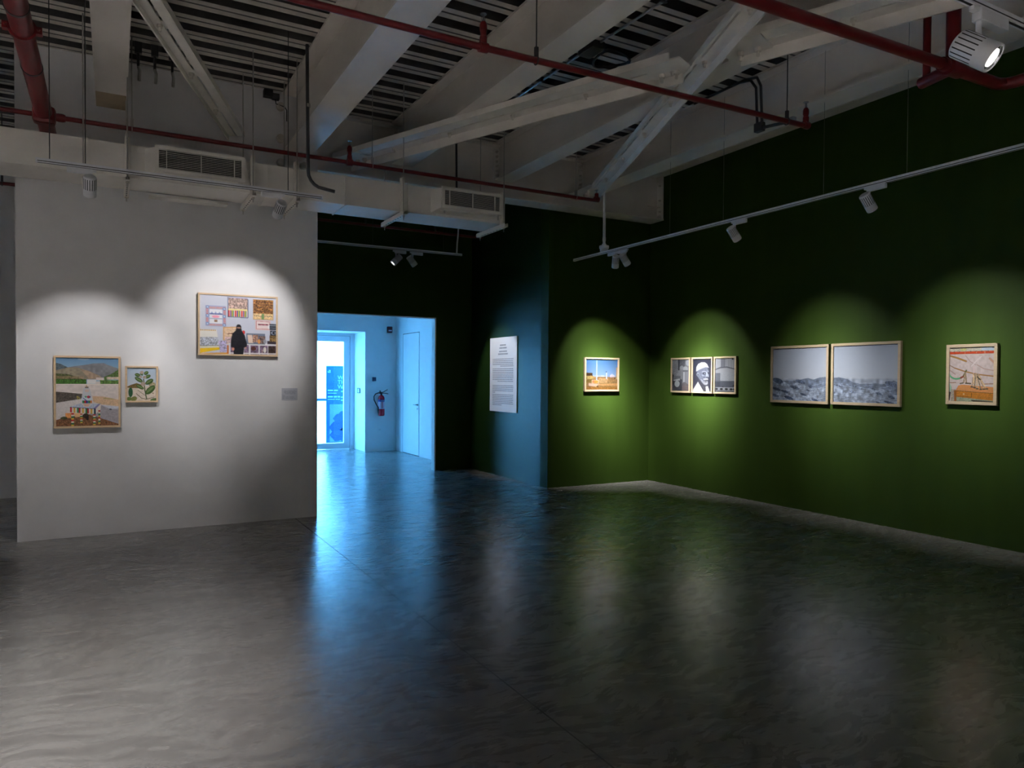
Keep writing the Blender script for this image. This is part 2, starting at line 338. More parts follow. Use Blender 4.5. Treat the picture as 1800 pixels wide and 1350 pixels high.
MB().box(4.12, 5.1, 16.1, 16.32, -.02, .05).build('banner_base', M_ALU, b)
rl = thing('handrail', (3.6, 17.2, -.02), 'dark steel handrail outside behind the banner', 'railing')
mb = MB(); mb.obox((2.0, 17.2, 1.02), (4.9, 17.2, 1.02), .05, .06); mb.build('top_rail', M_RAIL, rl)
for x in (2.2, 4.12): MB().obox((x, 17.2, -.02), (x, 17.2, 1.0), .02, .02, upv=(1, 0, 0)).build('post', M_ZINC, rl)
MB().obox((2.0, 17.2, .52), (4.2, 17.2, .52), .04, .04).build('lower_rail', M_RAIL, rl)

# ------------------------------------------------------------------ hall fittings
x = thing('fire_extinguisher', (4.925, 14.55, .75), 'red fire extinguisher with black hose hanging in the hall', 'fire extinguisher')
c = (4.925, 14.55, .75)
MB().lathe([(.05, 0), (.066, .012), (.068, .03), (.068, .37), (.06, .405), (.035, .43), (.02, .44)], c, n=28).build('cylinder', M_XRED, x, True)
MB().lathe([(.0688, .15), (.0688, .30)], c, n=28).build('white_label', M_XLABEL, x, True)
MB().lathe([(.0692, .30), (.0692, .345)], c, n=28).build('blue_band', M_XBLUE, x, True)
MB().box(4.885, 4.965, 14.4785, 14.4815, 1.068, 1.078).build('band_lettering', M_XLABEL, x)
mb = MB()
for r in range(5): mb.box(4.90, 4.945, 14.479, 14.4825, .92 + r * .026, .934 + r * .026)
mb.build('label_print', M_XRED, x)
MB().lathe([(.018, .44), (.022, .45), (.022, .5), (.012, .505)], c, n=16).build('valve', M_RUBBER, x, True)
MB().tube([(4.92, 14.55, 1.235), (4.97, 14.54, 1.255), (5.055, 14.53, 1.305)], .008, 8).tube([(4.92, 14.55, 1.225), (5.0, 14.54, 1.228), (5.07, 14.53, 1.215)], .008, 8).tube([(4.9, 14.55, 1.23), (4.9, 14.55, 1.285)], .014, 8).build('squeeze_handle', M_RUBBER, x, True)
MB().tube([(4.915, 14.55, 1.225), (4.86, 14.54, 1.235), (4.79, 14.52, 1.215), (4.752, 14.51, 1.16), (4.755, 14.51, 1.09), (4.80, 14.51, 1.0), (4.846, 14.53, .93)], .012, 10).build('hose', M_RUBBER, x, True)
MB().tube([(4.846, 14.53, .94), (4.85, 14.535, .86), (4.86, 14.54, .80)], [.016, .02, .016], 10).build('nozzle', M_RUBBER, x, True)
MB().box(4.9, 4.95, 14.6, 14.63, 1.0, 1.1).build('wall_bracket', M_RUBBER, x)
bc = thing('alarm_sounder', (5.12, 14.63, 2.5), 'dark red fire alarm sounder high on the hall wall', 'fire alarm')
MB().box(5.065, 5.175, 14.565, 14.63, 2.505, 2.64).build('housing', M_BEACON, bc, bevel=.012)
MB().box(5.085, 5.155, 14.5585, 14.5645, 2.54, 2.565).build('front_label', M_XLABEL, bc)
sw = thing('wall_plate', (4.79, 14.63, 1.48), 'square dark plate on the hall wall above the extinguisher', 'wall plate')
MB().box(4.75, 4.832, 14.61, 14.63, 1.48, 1.565).build('plate', M_PLATE, sw, bevel=.004)
so = thing('power_socket', (4.915, 14.63, .41), 'white power socket low on the hall wall below the extinguisher', 'socket')
MB().box(4.872, 4.958, 14.622, 14.63, .41, .49).build('plate', M_HALL, so, bevel=.003)
MB().box(4.90, 4.906, 14.6205, 14.622, .445, .46).box(4.924, 4.93, 14.6205, 14.622, .445, .46).build('pin_holes', M_SLOT, so)
ls = thing('light_switch', (4.6, 15.06, 1.22), 'blue switch plate on the reveal beside the glass door', 'switch')
MB().box(4.586, 4.6, 14.96, 15.16, 1.22, 1.33).build('plate', M_PLATE, ls, bevel=.003)
MB().box(4.582, 4.586, 15.0, 15.045, 1.235, 1.315).build('rocker', M_BOARD, ls); MB().box(4.582, 4.586, 15.07, 15.1, 1.235, 1.315).build('rocker', M_BOARD, ls)

# ------------------------------------------------------------------ pictures: each print is a fine grid whose points carry the picture's own colours
def vnoise(h, w, cell, seed):
    r = np.random.default_rng(seed); gh, gw = int(h / cell) + 3, int(w / cell) + 3
    g = r.random((gh, gw)); yy, xx = np.mgrid[0:h, 0:w] / cell
    i, j = yy.astype(int), xx.astype(int); fy, fx = yy - i, xx - j; fy = fy * fy * (3 - 2 * fy); fx = fx * fx * (3 - 2 * fx)
    return (g[i, j] * (1 - fy) + g[i + 1, j] * fy) * (1 - fx) + (g[i, j + 1] * (1 - fy) + g[i + 1, j + 1] * fy) * fx
class Canvas:
    """8-bit colours; drawing coordinates run over the rectangle (x0, y0, x1, y1), y down."""
    def __init__(s, rect, w, h, col=(128, 128, 128)):
        s.rect, s.w, s.h = rect, w, h
        s.a = np.zeros((h, w, 3)) + np.array(col, float)
        j, i = np.meshgrid(np.arange(w) + .5, np.arange(h) + .5)
        s.X = rect[0] + (rect[2] - rect[0]) * j / w; s.Y = rect[1] + (rect[3] - rect[1]) * i / h; s.k = 0
    def put(s, m, col, n=0., cell=4, a=1.):
        c = np.zeros_like(s.a) + np.array(col, float)
        if n: s.k += 1; c = c * (1 + n * (2 * vnoise(s.h, s.w, cell, s.k) - 1))[..., None]
        m = (m * a)[..., None] if m.dtype != bool else (m.astype(float) * a)[..., None]
        s.a = s.a * (1 - m) + c * m; return s
    def rect_(s, x0, y0, x1, y1, col, **k): return s.put((s.X >= x0) & (s.X < x1) & (s.Y >= y0) & (s.Y < y1), col, **k)
    def ell(s, cx, cy, rx, ry, col, rot=0., **k):
        c, n = math.cos(rot), math.sin(rot); u = (s.X - cx) * c + (s.Y - cy) * n; v = -(s.X - cx) * n + (s.Y - cy) * c
        return s.put((u / rx) ** 2 + (v / ry) ** 2 <= 1, col, **k)
    def mask(s, pts):
        m = np.zeros(s.X.shape, bool); n = len(pts)
        for q in range(n):
            (xa, ya), (xb, yb) = pts[q], pts[(q + 1) % n]
            if ya == yb: continue
            m ^= ((ya > s.Y) != (yb > s.Y)) & (s.X < (xb - xa) * (s.Y - ya) / (yb - ya) + xa)
        return m
    def poly(s, pts, col, **k): return s.put(s.mask(pts), col, **k)
    def line(s, pts, wd, col, **k):
        m = np.zeros(s.X.shape, bool)
        for (xa, ya), (xb, yb) in zip(pts, pts[1:]):
            dx, dy = xb - xa, yb - ya; L = dx * dx + dy * dy or 1; t = np.clip(((s.X - xa) * dx + (s.Y - ya) * dy) / L, 0, 1)
            m |= (s.X - xa - t * dx) ** 2 + (s.Y - ya - t * dy) ** 2 <= (wd / 2) ** 2
        return s.put(m, col, **k)
    def grad(s, y0, y1, c0, c1):
        t = np.clip((s.Y - y0) / (y1 - y0), 0, 1)[..., None]; m = (s.Y >= y0) & (s.Y < y1)
        g = np.array(c0, float) * (1 - t) + np.array(c1, float) * t; s.a[m] = g[m]; return s

def paint_village(w, h):                                     # patterned table with a jar before white wall and mountains
    c = Canvas((152, 148, 1088, 1190), w, h, (150, 185, 210)); c.grad(148, 420, (98, 140, 178), (168, 190, 205))
    c.ell(560, 170, 90, 14, (165, 185, 205))
    c.poly([(152, 330), (420, 280), (560, 262), (700, 235), (860, 228), (920, 255), (1088, 310), (1088, 480), (152, 480)], (134, 134, 138), n=.10, cell=12)
    c.poly([(152, 232), (230, 250), (360, 312), (420, 340), (152, 400)], (92, 104, 110), n=.2, cell=5)
    c.poly([(152, 345), (330, 300), (470, 300), (640, 350), (800, 420), (860, 470), (152, 480)], (150, 140, 120), n=.12, cell=10)
    c.poly([(520, 330), (620, 345), (780, 420), (840, 460), (640, 470)], (172, 148, 126), n=.10, cell=10)
    c.poly([(860, 440), (960, 400), (1088, 320), (1088, 470), (870, 490)], (88, 112, 62), n=.3, cell=4)
    c.poly([(152, 390), (330, 400), (520, 460), (600, 510), (152, 510)], (92, 98, 62), n=.35, cell=4)
    c.rect_(152, 430, 560, 470, (170, 140, 112), n=.3, cell=5, a=.6)
    c.rect_(152, 478, 600, 552, (70, 110, 48), n=.4, cell=4); c.rect_(800, 488, 1088, 548, (96, 128, 66), n=.35, cell=4)
    c.rect_(612, 478, 745, 545, (226, 222, 220)); c.rect_(745, 450, 862, 490, (214, 200, 195)); c.rect_(740, 505, 806, 548, (216, 206, 200)); c.rect_(905, 440, 1088, 478, (216, 198, 180), n=.15, cell=5)
    c.rect_(152, 550, 1088, 1190, (222, 210, 204), n=.04, cell=10); c.rect_(152, 548, 1088, 558, (238, 226, 212))
    c.poly([(152, 662), (300, 675), (540, 698), (560, 760), (400, 800), (152, 830)], (92, 84, 78), n=.25, cell=5)
    c.poly([(152, 830), (540, 770), (560, 850), (360, 900), (290, 1010), (152, 1090)], (216, 208, 206), n=.04)
    c.poly([(690, 730), (860, 740), (1088, 790), (1088, 890), (820, 860), (700, 820)], (214, 182, 148), n=.08); c.poly([(860, 762), (1010, 775), (1000, 784), (850, 772)], (160, 152, 84))
    c.poly([(810, 870), (1088, 900), (1088, 1165), (640, 1010)], (166, 160, 166), n=.08); c.poly([(820, 870), (1088, 895), (1088, 925), (960, 935)], (202, 204, 214), n=.06); c.ell(960, 936, 22, 12, (84, 88, 98))
    c.poly([(152, 1090), (330, 1040), (640, 1010), (1088, 1165), (1088, 1190), (152, 1190)], (128, 88, 62), n=.4, cell=3)
    c.rect_(292, 985, 380, 1060, (222, 152, 88), n=.1); c.poly([(420, 985), (520, 990), (500, 1050), (430, 1050)], (232, 190, 140)); c.ell(590, 1030, 46, 36, (62, 50, 42), n=.3); c.ell(612, 1065, 22, 36, (46, 38, 36)); c.ell(270, 1060, 50, 22, (82, 84, 56), n=.4)
    c.poly([(360, 895), (505, 842), (812, 850), (740, 925)], (190, 196, 210), n=.1); c.poly([(700, 920), (780, 852), (812, 850), (740, 925)], (140, 130, 175)); c.line([(360, 897), (735, 927)], 8, (60, 70, 110))
    cols = [(170, 36, 44), (226, 214, 206), (205, 160, 60), (224, 216, 206), (50, 122, 80)]
    for q in range(15): x = 362 + q * 25; c.poly([(x, 900 + q * 2), (x + 25, 902 + q * 2), (x + 25, 976 + q * 2), (x, 974 + q * 2)], cols[q % 5])
    c.poly([(738, 925), (812, 852), (812, 935), (738, 1008)], (226, 214, 204)); c.rect_(716, 925, 738, 1008, (44, 54, 86))
    for lx, y0, wd, y1 in ((398, 985, 40, 1185), (526, 995, 34, 1140), (716, 1010, 36, 1175), (790, 945, 26, 1160)):
        seq = [(180, 40, 46), (228, 214, 196), (44, 112, 78), (214, 178, 74)]
        for q in range(8): c.rect_(lx - wd / 2, y0 + q * (y1 - y0) / 8, lx + wd / 2, y0 + (q + 1) * (y1 - y0) / 8, seq[q % 4])
    c.ell(604, 800, 82, 100, (206, 212, 220)); c.poly([(560, 610), (648, 610), (680, 740), (530, 740)], (202, 202, 206)); c.rect_(578, 590, 632, 612, (120, 108, 108)); c.poly([(592, 592), (602, 560), (616, 592)], (190, 150, 100)); c.rect_(575, 630, 640, 670, (214, 190, 180))
    c.ell(632, 745, 24, 20, (178, 50, 70)); c.ell(590, 742, 16, 14, (96, 160, 120)); c.line([(552, 760), (600, 800)], 9, (64, 76, 150)); c.ell(655, 745, 8, 12, (70, 80, 140))
    for q, k in enumerate([(58, 128, 84), (180, 44, 50), (44, 60, 130), (58, 128, 84), (206, 120, 60)]): c.rect_(538 + q * 29, 798, 566 + q * 29, 842, k)
    c.poly([(545, 850), (660, 850), (630, 890), (580, 890)], (222, 180, 160)); c.line([(480, 790), (462, 735), (490, 750), (510, 780)], 9, (190, 176, 80))
    return c.a
def paint_shrub(w, h):                                       # leafy shrub with pale flower clusters on sand
    c = Canvas((1208, 308, 1642, 798), w, h, (176, 190, 204)); c.grad(308, 600, (166, 184, 204), (196, 200, 204))
    c.rect_(1208, 575, 1642, 798, (212, 198, 182), n=.08, cell=6); c.poly([(1208, 590), (1270, 560), (1350, 535), (1420, 560), (1420, 610), (1290, 610), (1208, 600)], (112, 92, 54), n=.35); c.ell(1580, 560, 50, 40, (150, 140, 112), n=.4)
    c.ell(1262, 670, 32, 70, (52, 92, 62), n=.2); c.ell(1240, 765, 42, 26, (98, 118, 56)); c.ell(1310, 765, 46, 34, (122, 124, 70), rot=-.4)
    c.line([(1452, 480), (1470, 640), (1496, 770)], 16, (84, 94, 62)); c.line([(1345, 690), (1420, 755), (1490, 775), (1610, 740)], 10, (120, 106, 86)); c.line([(1370, 640), (1420, 680), (1480, 720)], 7, (130, 118, 98)); c.ell(1590, 685, 14, 10, (150, 130, 104))
    for cx, cy, rx, ry, rt_ in ((1365, 418, 42, 26, .3), (1490, 388, 36, 26, -.5), (1512, 440, 46, 26, -.4), (1382, 486, 66, 28, .55), (1536, 516, 66, 34, -.55), (1400, 592, 60, 26, .5), (1550, 636, 88, 44, -.7), (1422, 400, 30, 18, .9), (1600, 780, 50, 22, -.2)):
        c.ell(cx, cy, rx, ry, (66, 90, 46), rot=rt_, n=.2); c.ell(cx - 6, cy - 6, rx * .7, ry * .45, (98, 120, 72), rot=rt_); c.line([(cx - rx * .8 * math.cos(rt_), cy - rx * .8 * math.sin(rt_)), (cx + rx * .8 * math.cos(rt_), cy + rx * .8 * math.sin(rt_))], 4, (140, 154, 110))
    for cx, cy, r in ((1425, 380, 28), (1408, 445, 22), (1466, 450, 26), (1445, 548, 36)): c.ell(cx, cy, r, r * .8, (166, 148, 136), n=.25, cell=3)
    return c.a
def paint_shop(w, h):                                        # person in black before wall of patterned cloths
    c = Canvas((132, 108, 962, 752), w, h, (200, 202, 214)); c.put(np.clip((c.X - 132) / 500, 0, 1) * .35, (186, 190, 206))
    c.rect_(428, 124, 645, 345, (170, 166, 190)); c.rect_(436, 135, 640, 250, (176, 150, 140), n=.35, cell=4); c.rect_(432, 250, 645, 268, (226, 210, 150))
    cs = [(190, 60, 60), (230, 214, 200), (60, 120, 90), (226, 190, 80), (70, 70, 140), (220, 150, 150)]
    for q in range(18): c.rect_(434 + q * 11.6, 270, 434 + (q + 1) * 11.6, 336, cs[(q * 5) % 6])
    c.line([(430, 126), (430, 340), (645, 344), (645, 140)], 6, (70, 80, 110))
    c.rect_(702, 134, 925, 358, (176, 134, 80)); c.rect_(706, 140, 920, 290, (140, 96, 56), n=.6, cell=3); c.rect_(704, 290, 920, 352, (222, 190, 140), n=.15, cell=3)
    for q in range(9): c.ell(720 + q * 23, 318, 5, 5, (80, 80, 90))
    c.rect_(795, 292, 824, 352, (120, 150, 96))
    for zz in (160, 185, 215, 262): c.line([(706, zz), (920, zz + 6)], 5, (90, 60, 50))
    c.rect_(196, 226, 412, 450, (160, 168, 200)); c.rect_(236, 266, 372, 420, (222, 222, 228))
    for q in range(12): c.rect_(206 + q * 17, 236, 214 + q * 17, 262, (222, 140, 110)); c.rect_(206 + q * 17, 424, 214 + q * 17, 444, (222, 140, 110)); c.rect_(200, 240 + q * 17, 226, 248 + q * 17, (222, 120, 96)); c.rect_(380, 240 + q * 17, 408, 248 + q * 17, (222, 120, 96))
    for cx, cy in ((216, 244), (392, 258), (216, 334), (392, 340), (216, 424), (392, 432)): c.ell(cx, cy, 18, 18, (124, 140, 180)); c.ell(cx, cy, 9, 9, (190, 204, 226))
    c.rect_(236, 310, 372, 324, (96, 100, 150), n=.5, cell=2); c.ell(302, 344, 40, 14, (226, 150, 170)); c.rect_(288, 376, 320, 404, (150, 120, 100)); c.line([(236, 366), (372, 366)], 4, (110, 120, 160))
    for q in range(3): c.poly([(250 + q * 40, 310), (262 + q * 40, 288), (274 + q * 40, 310)], (140, 160, 200))
    c.rect_(726, 362, 896, 472, (214, 186, 184)); c.rect_(740, 376, 882, 460, (226, 206, 204)); c.rect_(756, 404, 870, 420, (150, 90, 100), n=.5, cell=2); c.line([(738, 374), (884, 380), (880, 460), (738, 458), (738, 374)], 4, (180, 110, 110)); c.ell(884, 436, 18, 24, (226, 222, 224))
    c.poly([(378, 455), (540, 445), (520, 640), (380, 640)], (220, 190, 160), n=.1); c.line([(385, 460), (385, 640)], 8, (200, 150, 90)); c.line([(385, 458), (530, 450)], 8, (206, 150, 80)); c.line([(430, 525), (480, 520)], 9, (110, 60, 50)); c.rect_(400, 560, 470, 630, (196, 170, 170), n=.3)
    c.poly([(134, 494), (312, 490), (345, 700), (134, 742)], (226, 222, 214)); c.poly([(134, 570), (325, 565), (332, 655), (134, 665)], (176, 180, 190), n=.35, cell=3); c.poly([(134, 690), (342, 675), (345, 700), (134, 742)], (238, 196, 40)); c.poly([(134, 665), (336, 655), (340, 676), (134, 690)], (220, 214, 190)); c.line([(134, 662), (336, 656)], 5, (90, 90, 100))
    for q in range(9): c.rect_(140 + q * 19, 486, 150 + q * 19, 500, (196, 150, 60))
    c.poly([(330, 605), (412, 598), (420, 720), (346, 726)], (176, 166, 196), n=.3, cell=3); c.poly([(134, 742), (440, 728), (440, 752), (134, 752)], (206, 150, 70)); c.rect_(420, 650, 444, 740, (190, 110, 60))
    c.rect_(440, 622, 962, 752, (214, 210, 214)); 
    for x0, x1 in ((458, 500), (604, 656), (674, 762), (776, 862), (872, 962)): c.rect_(x0, 646, x1, 728, (116, 96, 118), n=.35, cell=5)
    for x0, x1 in ((458, 500), (604, 656), (674, 770), (780, 862), (872, 962)): c.rect_(x0, 740, x1, 752, (120, 100, 100), n=.3)
    c.ell(706, 680, 28, 24, (88, 50, 46)); c.ell(832, 692, 18, 32, (214, 206, 200)); c.rect_(798, 690, 806, 728, (190, 160, 150)); c.rect_(872, 650, 950, 728, (64, 48, 44), n=.4)
    c.rect_(626, 512, 836, 630, (110, 120, 140)); c.poly([(640, 530), (690, 530), (706, 620), (650, 620)], (220, 196, 180)); c.rect_(700, 526, 756, 610, (150, 116, 100), n=.5, cell=3); c.rect_(766, 540, 838, 622, (120, 100, 96), n=.5, cell=3); c.ell(768, 600, 16, 26, (214, 150, 90)); c.ell(832, 600, 18, 22, (150, 150, 160)); c.rect_(860, 590, 962, 626, (60, 50, 60), n=.4)
    c.rect_(884, 400, 962, 468, (52, 58, 70), n=.3); c.rect_(890, 474, 956, 530, (40, 44, 56)); c.ell(926, 500, 26, 20, (150, 156, 170)); c.ell(930, 500, 14, 14, (30, 34, 44)); c.rect_(884, 528, 962, 600, (120, 96, 60), n=.5, cell=4); c.rect_(884, 412, 960, 424, (130, 136, 144)); c.rect_(884, 440, 960, 448, (120, 126, 134))
    c.ell(598, 505, 16, 22, (200, 60, 60))
    blk = (28, 28, 36)
    c.ell(546, 452, 28, 34, blk); c.poly([(522, 450), (572, 450), (582, 500), (510, 500)], blk); c.poly([(512, 490), (580, 490), (612, 540), (636, 640), (628, 672), (604, 668), (596, 752), (490, 752), (494, 684), (462, 668), (462, 600), (478, 520)], blk, n=.2, cell=6)
    c.rect_(528, 450, 566, 461, (196, 150, 130)); c.rect_(536, 453, 542, 458, (40, 30, 30)); c.rect_(552, 453, 558, 458, (40, 30, 30)); c.ell(486, 690, 15, 17, (206, 140, 120)); c.ell(622, 674, 8, 10, (196, 140, 120))
    return c.a
def paint_field(w, h):                                       # pole, minaret and striped sofa on dry ground
    c = Canvas((318, 318, 1132, 1112), w, h, (110, 155, 205)); c.grad(318, 800, (84, 142, 205), (140, 170, 210))
    c.rect_(490, 742, 830, 800, (178, 190, 205), n=.2, cell=4); c.rect_(700, 735, 780, 790, (186, 200, 200)); 
    c.rect_(318, 775, 1132, 1112, (158, 122, 74), n=.22, cell=5); c.rect_(640, 780, 1132, 850, (150, 112, 72), n=.25, cell=4); c.poly([(640, 800), (900, 810), (860, 930), (660, 930)], (188, 152, 104), n=.15)
    c.poly([(318, 850), (480, 820), (460, 920), (318, 940)], (140, 112, 50), n=.3); c.poly([(660, 960), (1132, 940), (1132, 1010), (660, 1000)], (196, 148, 92), n=.12); c.rect_(318, 1030, 1132, 1112, (164, 112, 48), n=.22, cell=4)
    c.rect_(318, 678, 490, 752, (72, 50, 24), n=.25); c.rect_(318, 752, 520, 830, (182, 160, 96), n=.35, cell=5); c.ell(450, 772, 30, 26, (196, 156, 90))
    c.rect_(580, 345, 612, 860, (190, 205, 232)); c.rect_(832, 660, 862, 830, (206, 218, 240)); c.ell(838, 648, 16, 16, (52, 84, 128)); c.ell(990, 742, 60, 34, (206, 208, 224)); c.poly([(960, 720), (985, 685), (1012, 720)], (204, 208, 226)); c.rect_(930, 742, 1062, 782, (212, 200, 204))
    c.rect_(1090, 530, 1132, 830, (206, 178, 140), n=.06); c.rect_(1040, 800, 1075, 826, (70, 52, 40))
    c.rect_(470, 856, 655, 945, (226, 190, 150)); c.ell(560, 905, 80, 36, (224, 148, 62), n=.15); c.rect_(500, 870, 530, 930, (222, 120, 90)); c.poly([(395, 940), (655, 962), (580, 1030), (395, 1005)], (224, 186, 166), n=.06); c.rect_(570, 985, 590, 1040, (220, 180, 130)); c.ell(615, 1022, 24, 12, (60, 44, 24)); c.poly([(640, 940), (672, 960), (640, 1000)], (206, 164, 130))
    return c.a
def paint_market(w, h):                                      # black and white: jugs and gourds against a wall
    c = Canvas((238, 262, 550, 862), w, h, (150, 154, 162)); c.rect_(238, 262, 345, 620, (150, 154, 160), n=.3, cell=3); c.rect_(345, 262, 372, 470, (56, 60, 70)); c.rect_(372, 262, 470, 400, (110, 114, 124), n=.35, cell=4)
    c.ell(525, 330, 44, 60, (196, 204, 214)); c.ell(410, 420, 30, 40, (172, 178, 186)); c.ell(478, 445, 44, 48, (190, 196, 202)); c.ell(478, 482, 50, 16, (90, 94, 104), a=.7); c.poly([(370, 470), (450, 500), (470, 690), (390, 690)], (146, 150, 158)); c.rect_(440, 500, 465, 690, (206, 210, 216)); c.rect_(465, 500, 550, 720, (148, 152, 162)); c.poly([(470, 690), (550, 745), (550, 862), (238, 862), (238, 800)], (116, 112, 118), n=.2, cell=3)
    c.rect_(238, 640, 420, 862, (72, 74, 84), n=.3, cell=6); c.poly([(238, 520), (270, 560), (260, 640), (238, 650)], (26, 28, 34)); c.rect_(268, 575, 390, 640, (110, 114, 122), n=.4, cell=3); c.poly([(258, 650), (375, 625), (385, 660), (268, 668)], (190, 194, 198)); c.ell(330, 725, 46, 62, (186, 194, 198)); c.ell(255, 700, 18, 40, (34, 36, 42)); c.ell(290, 470, 50, 110, (136, 140, 146), n=.35, cell=3)
    c.rect_(420, 760, 550, 862, (128, 116, 118), n=.2, cell=3); return c.a
def paint_elder(w, h):                                       # black and white portrait of an old man in a knitted cap
    c = Canvas((645, 240, 985, 885), w, h, (52, 56, 76)); c.put(np.clip((c.Y - 450) / 400, 0, 1) * .5, (78, 72, 82))
    c.poly([(645, 850), (740, 690), (760, 720), (860, 885), (645, 885)], (214, 216, 224), n=.05); c.poly([(880, 780), (920, 770), (955, 880), (885, 885)], (206, 208, 216)); c.poly([(745, 640), (850, 720), (880, 790), (880, 885), (850, 885), (756, 720)], (70, 70, 82), n=.15)
    c.poly([(715, 480), (745, 440), (900, 405), (935, 470), (938, 590), (915, 620), (920, 740), (890, 760), (840, 745), (800, 690), (745, 610), (725, 570)], (116, 124, 144), n=.14, cell=5)
    c.poly([(700, 490), (706, 400), (740, 340), (800, 310), (860, 312), (905, 350), (935, 420), (880, 408), (790, 440), (735, 470)], (206, 208, 220), n=.10, cell=3); c.line([(706, 488), (790, 438), (880, 406), (935, 420)], 9, (176, 180, 196))
    c.ell(735, 548, 24, 36, (150, 158, 176)); c.ell(740, 556, 11, 20, (70, 76, 92)); c.line([(812, 500), (850, 486), (890, 500)], 9, (196, 200, 210)); c.ell(858, 530, 34, 20, (52, 58, 74)); c.ell(862, 528, 9, 7, (200, 204, 214)); c.ell(924, 525, 14, 18, (48, 54, 70)); c.line([(900, 480), (932, 490)], 8, (170, 176, 190))
    c.poly([(885, 500), (905, 500), (938, 590), (915, 606), (880, 596)], (172, 180, 196)); c.ell(905, 600, 20, 8, (60, 66, 82)); c.line([(800, 560), (840, 590), (868, 640)], 8, (70, 78, 96)); c.ell(830, 570, 30, 14, (150, 158, 176), rot=.4)
    c.ell(880, 640, 46, 16, (196, 198, 204), n=.15, cell=3); c.ell(892, 662, 32, 9, (46, 46, 58)); c.ell(878, 712, 44, 40, (180, 182, 190), n=.18, cell=3); c.ell(880, 690, 26, 10, (96, 96, 108)); c.poly([(790, 640), (830, 660), (840, 720), (810, 700)], (160, 164, 176), n=.2, cell=3)
    return c.a
def paint_cloth_house(w, h):                                 # black and white: draped cloth above a row of sandals
    c = Canvas((1092, 228, 1462, 880), w, h, (150, 154, 164)); c.rect_(1092, 228, 1195, 430, (186, 190, 198)); c.rect_(1195, 228, 1285, 400, (128, 132, 144))
    for q in range(6): c.rect_(1285 + q * 30, 228, 1300 + q * 30, 430, (190, 194, 200)); c.rect_(1300 + q * 30, 228, 1315 + q * 30, 430, (146, 150, 160))
    c.poly([(1092, 440), (1190, 405), (1310, 395), (1462, 440), (1462, 500), (1310, 420), (1190, 430), (1092, 515)], (112, 116, 128)); c.poly([(1092, 460), (1190, 425), (1310, 415), (1462, 455), (1462, 520), (1092, 520)], (178, 182, 190)); c.rect_(1092, 515, 1190, 790, (112, 118, 130), n=.08, cell=5); c.rect_(1190, 500, 1462, 665, (176, 182, 190), n=.04, cell=8); c.line([(1092, 440), (1190, 405), (1310, 395), (1462, 440)], 8, (70, 74, 86))
    c.rect_(1190, 665, 1462, 790, (92, 98, 110), n=.1, cell=4); c.rect_(1092, 670, 1190, 790, (72, 78, 90)); c.rect_(1092, 785, 1462, 845, (172, 178, 186), n=.08); c.rect_(1092, 845, 1462, 880, (102, 106, 116), n=.1)
    for cx in (1120, 1212, 1305, 1390, 1450): c.ell(cx, 820, 28, 20, (14, 16, 22)); 
    c.ell(1440, 752, 22, 18, (30, 34, 42)); c.ell(1240, 780, 18, 10, (50, 54, 64)); c.ell(1412, 245, 16, 22, (20, 22, 28)); return c.a
def paint_ridge(rect, pts_far, pts_near, darks, seed):       # black and white mountains under an empty sky
    def f(w, h, pts_near=pts_near):
        c = Canvas(rect, w, h, (166, 176, 192)); c.k = seed * 20
        c.grad(rect[1], 540, (168, 178, 194), (186, 194, 206))
        base = [(rect[2], rect[3]), (rect[0], rect[3])]
        c.poly(pts_far + base, (112, 124, 144), n=.10, cell=6); pts_near = [(x, y + 34) for x, y in pts_near]; c.poly(pts_near + base, (148, 160, 178), n=.16, cell=7)
        for y in range(620, int(rect[3]), 34):
            p = [(x, y + 14 * math.sin(x * .021 + y * .7 + seed) - .04 * (x - rect[0])) for x in range(int(rect[0]), int(rect[2]) + 1, 20)]
            c.line(p, 8, (176, 186, 200), a=.4, n=.2, cell=4); c.line([(x, yy + 9) for x, yy in p], 6, (84, 96, 118), a=.35, n=.5, cell=6)
        for cx, cy, rx, ry, k in darks: c.ell(cx, cy, rx, ry, (46 + k, 58 + k, 82 + k), rot=.3, n=.5, cell=3, a=.85)
        c.k += 1; c.a *= (1 + .45 * (vnoise(c.h, c.w, 14, c.k + 50) - .5) * np.clip((c.Y - 520) / 40, 0, 1))[..., None]; c.a *= (1 + .16 * (vnoise(c.h, c.w, 3, c.k) - .5) * np.clip((c.Y - 560) / 60, 0, 1))[..., None]
        return c.a
    return f
paint_ridge_l = paint_ridge((122, 165, 775, 800), [(122, 560), (300, 560), (420, 560), (490, 540), (560, 526), (620, 545), (690, 520), (775, 512)],
    [(122, 525), (200, 520), (270, 535), (330, 570), (370, 560), (440, 545), (500, 560), (540, 590), (620, 605), (700, 610), (775, 600)],
    [(190, 560, 70, 30, 20), (170, 660, 60, 16, 0), (280, 690, 50, 14, 10), (330, 765, 60, 18, 0), (505, 720, 40, 12, 5), (640, 780, 40, 14, 10), (470, 570, 60, 20, 30), (590, 625, 28, 16, 20), (400, 640, 60, 18, 30), (160, 740, 50, 14, 20), (560, 670, 24, 10, 20)], 1)
paint_ridge_r = paint_ridge((855, 130, 1645, 835), [(855, 530), (930, 522), (1040, 545), (1110, 585), (1220, 605), (1380, 595), (1500, 605), (1590, 560), (1645, 580)],
    [(855, 560), (960, 580), (1080, 600), (1180, 600), (1290, 620), (1400, 610), (1500, 640), (1570, 690), (1645, 700)],
    [(1560, 600, 70, 30, 40), (1550, 820, 70, 14, 5), (1570, 755, 40, 16, 25), (1420, 715, 40, 14, 35), (930, 630, 70, 12, 55), (1140, 640, 90, 10, 60), (1330, 650, 60, 10, 50), (1415, 822, 26, 8, 10), (870, 715, 14, 10, 30), (1100, 700, 40, 10, 60)], 3)
paint_ridge_r_ = paint_ridge_r
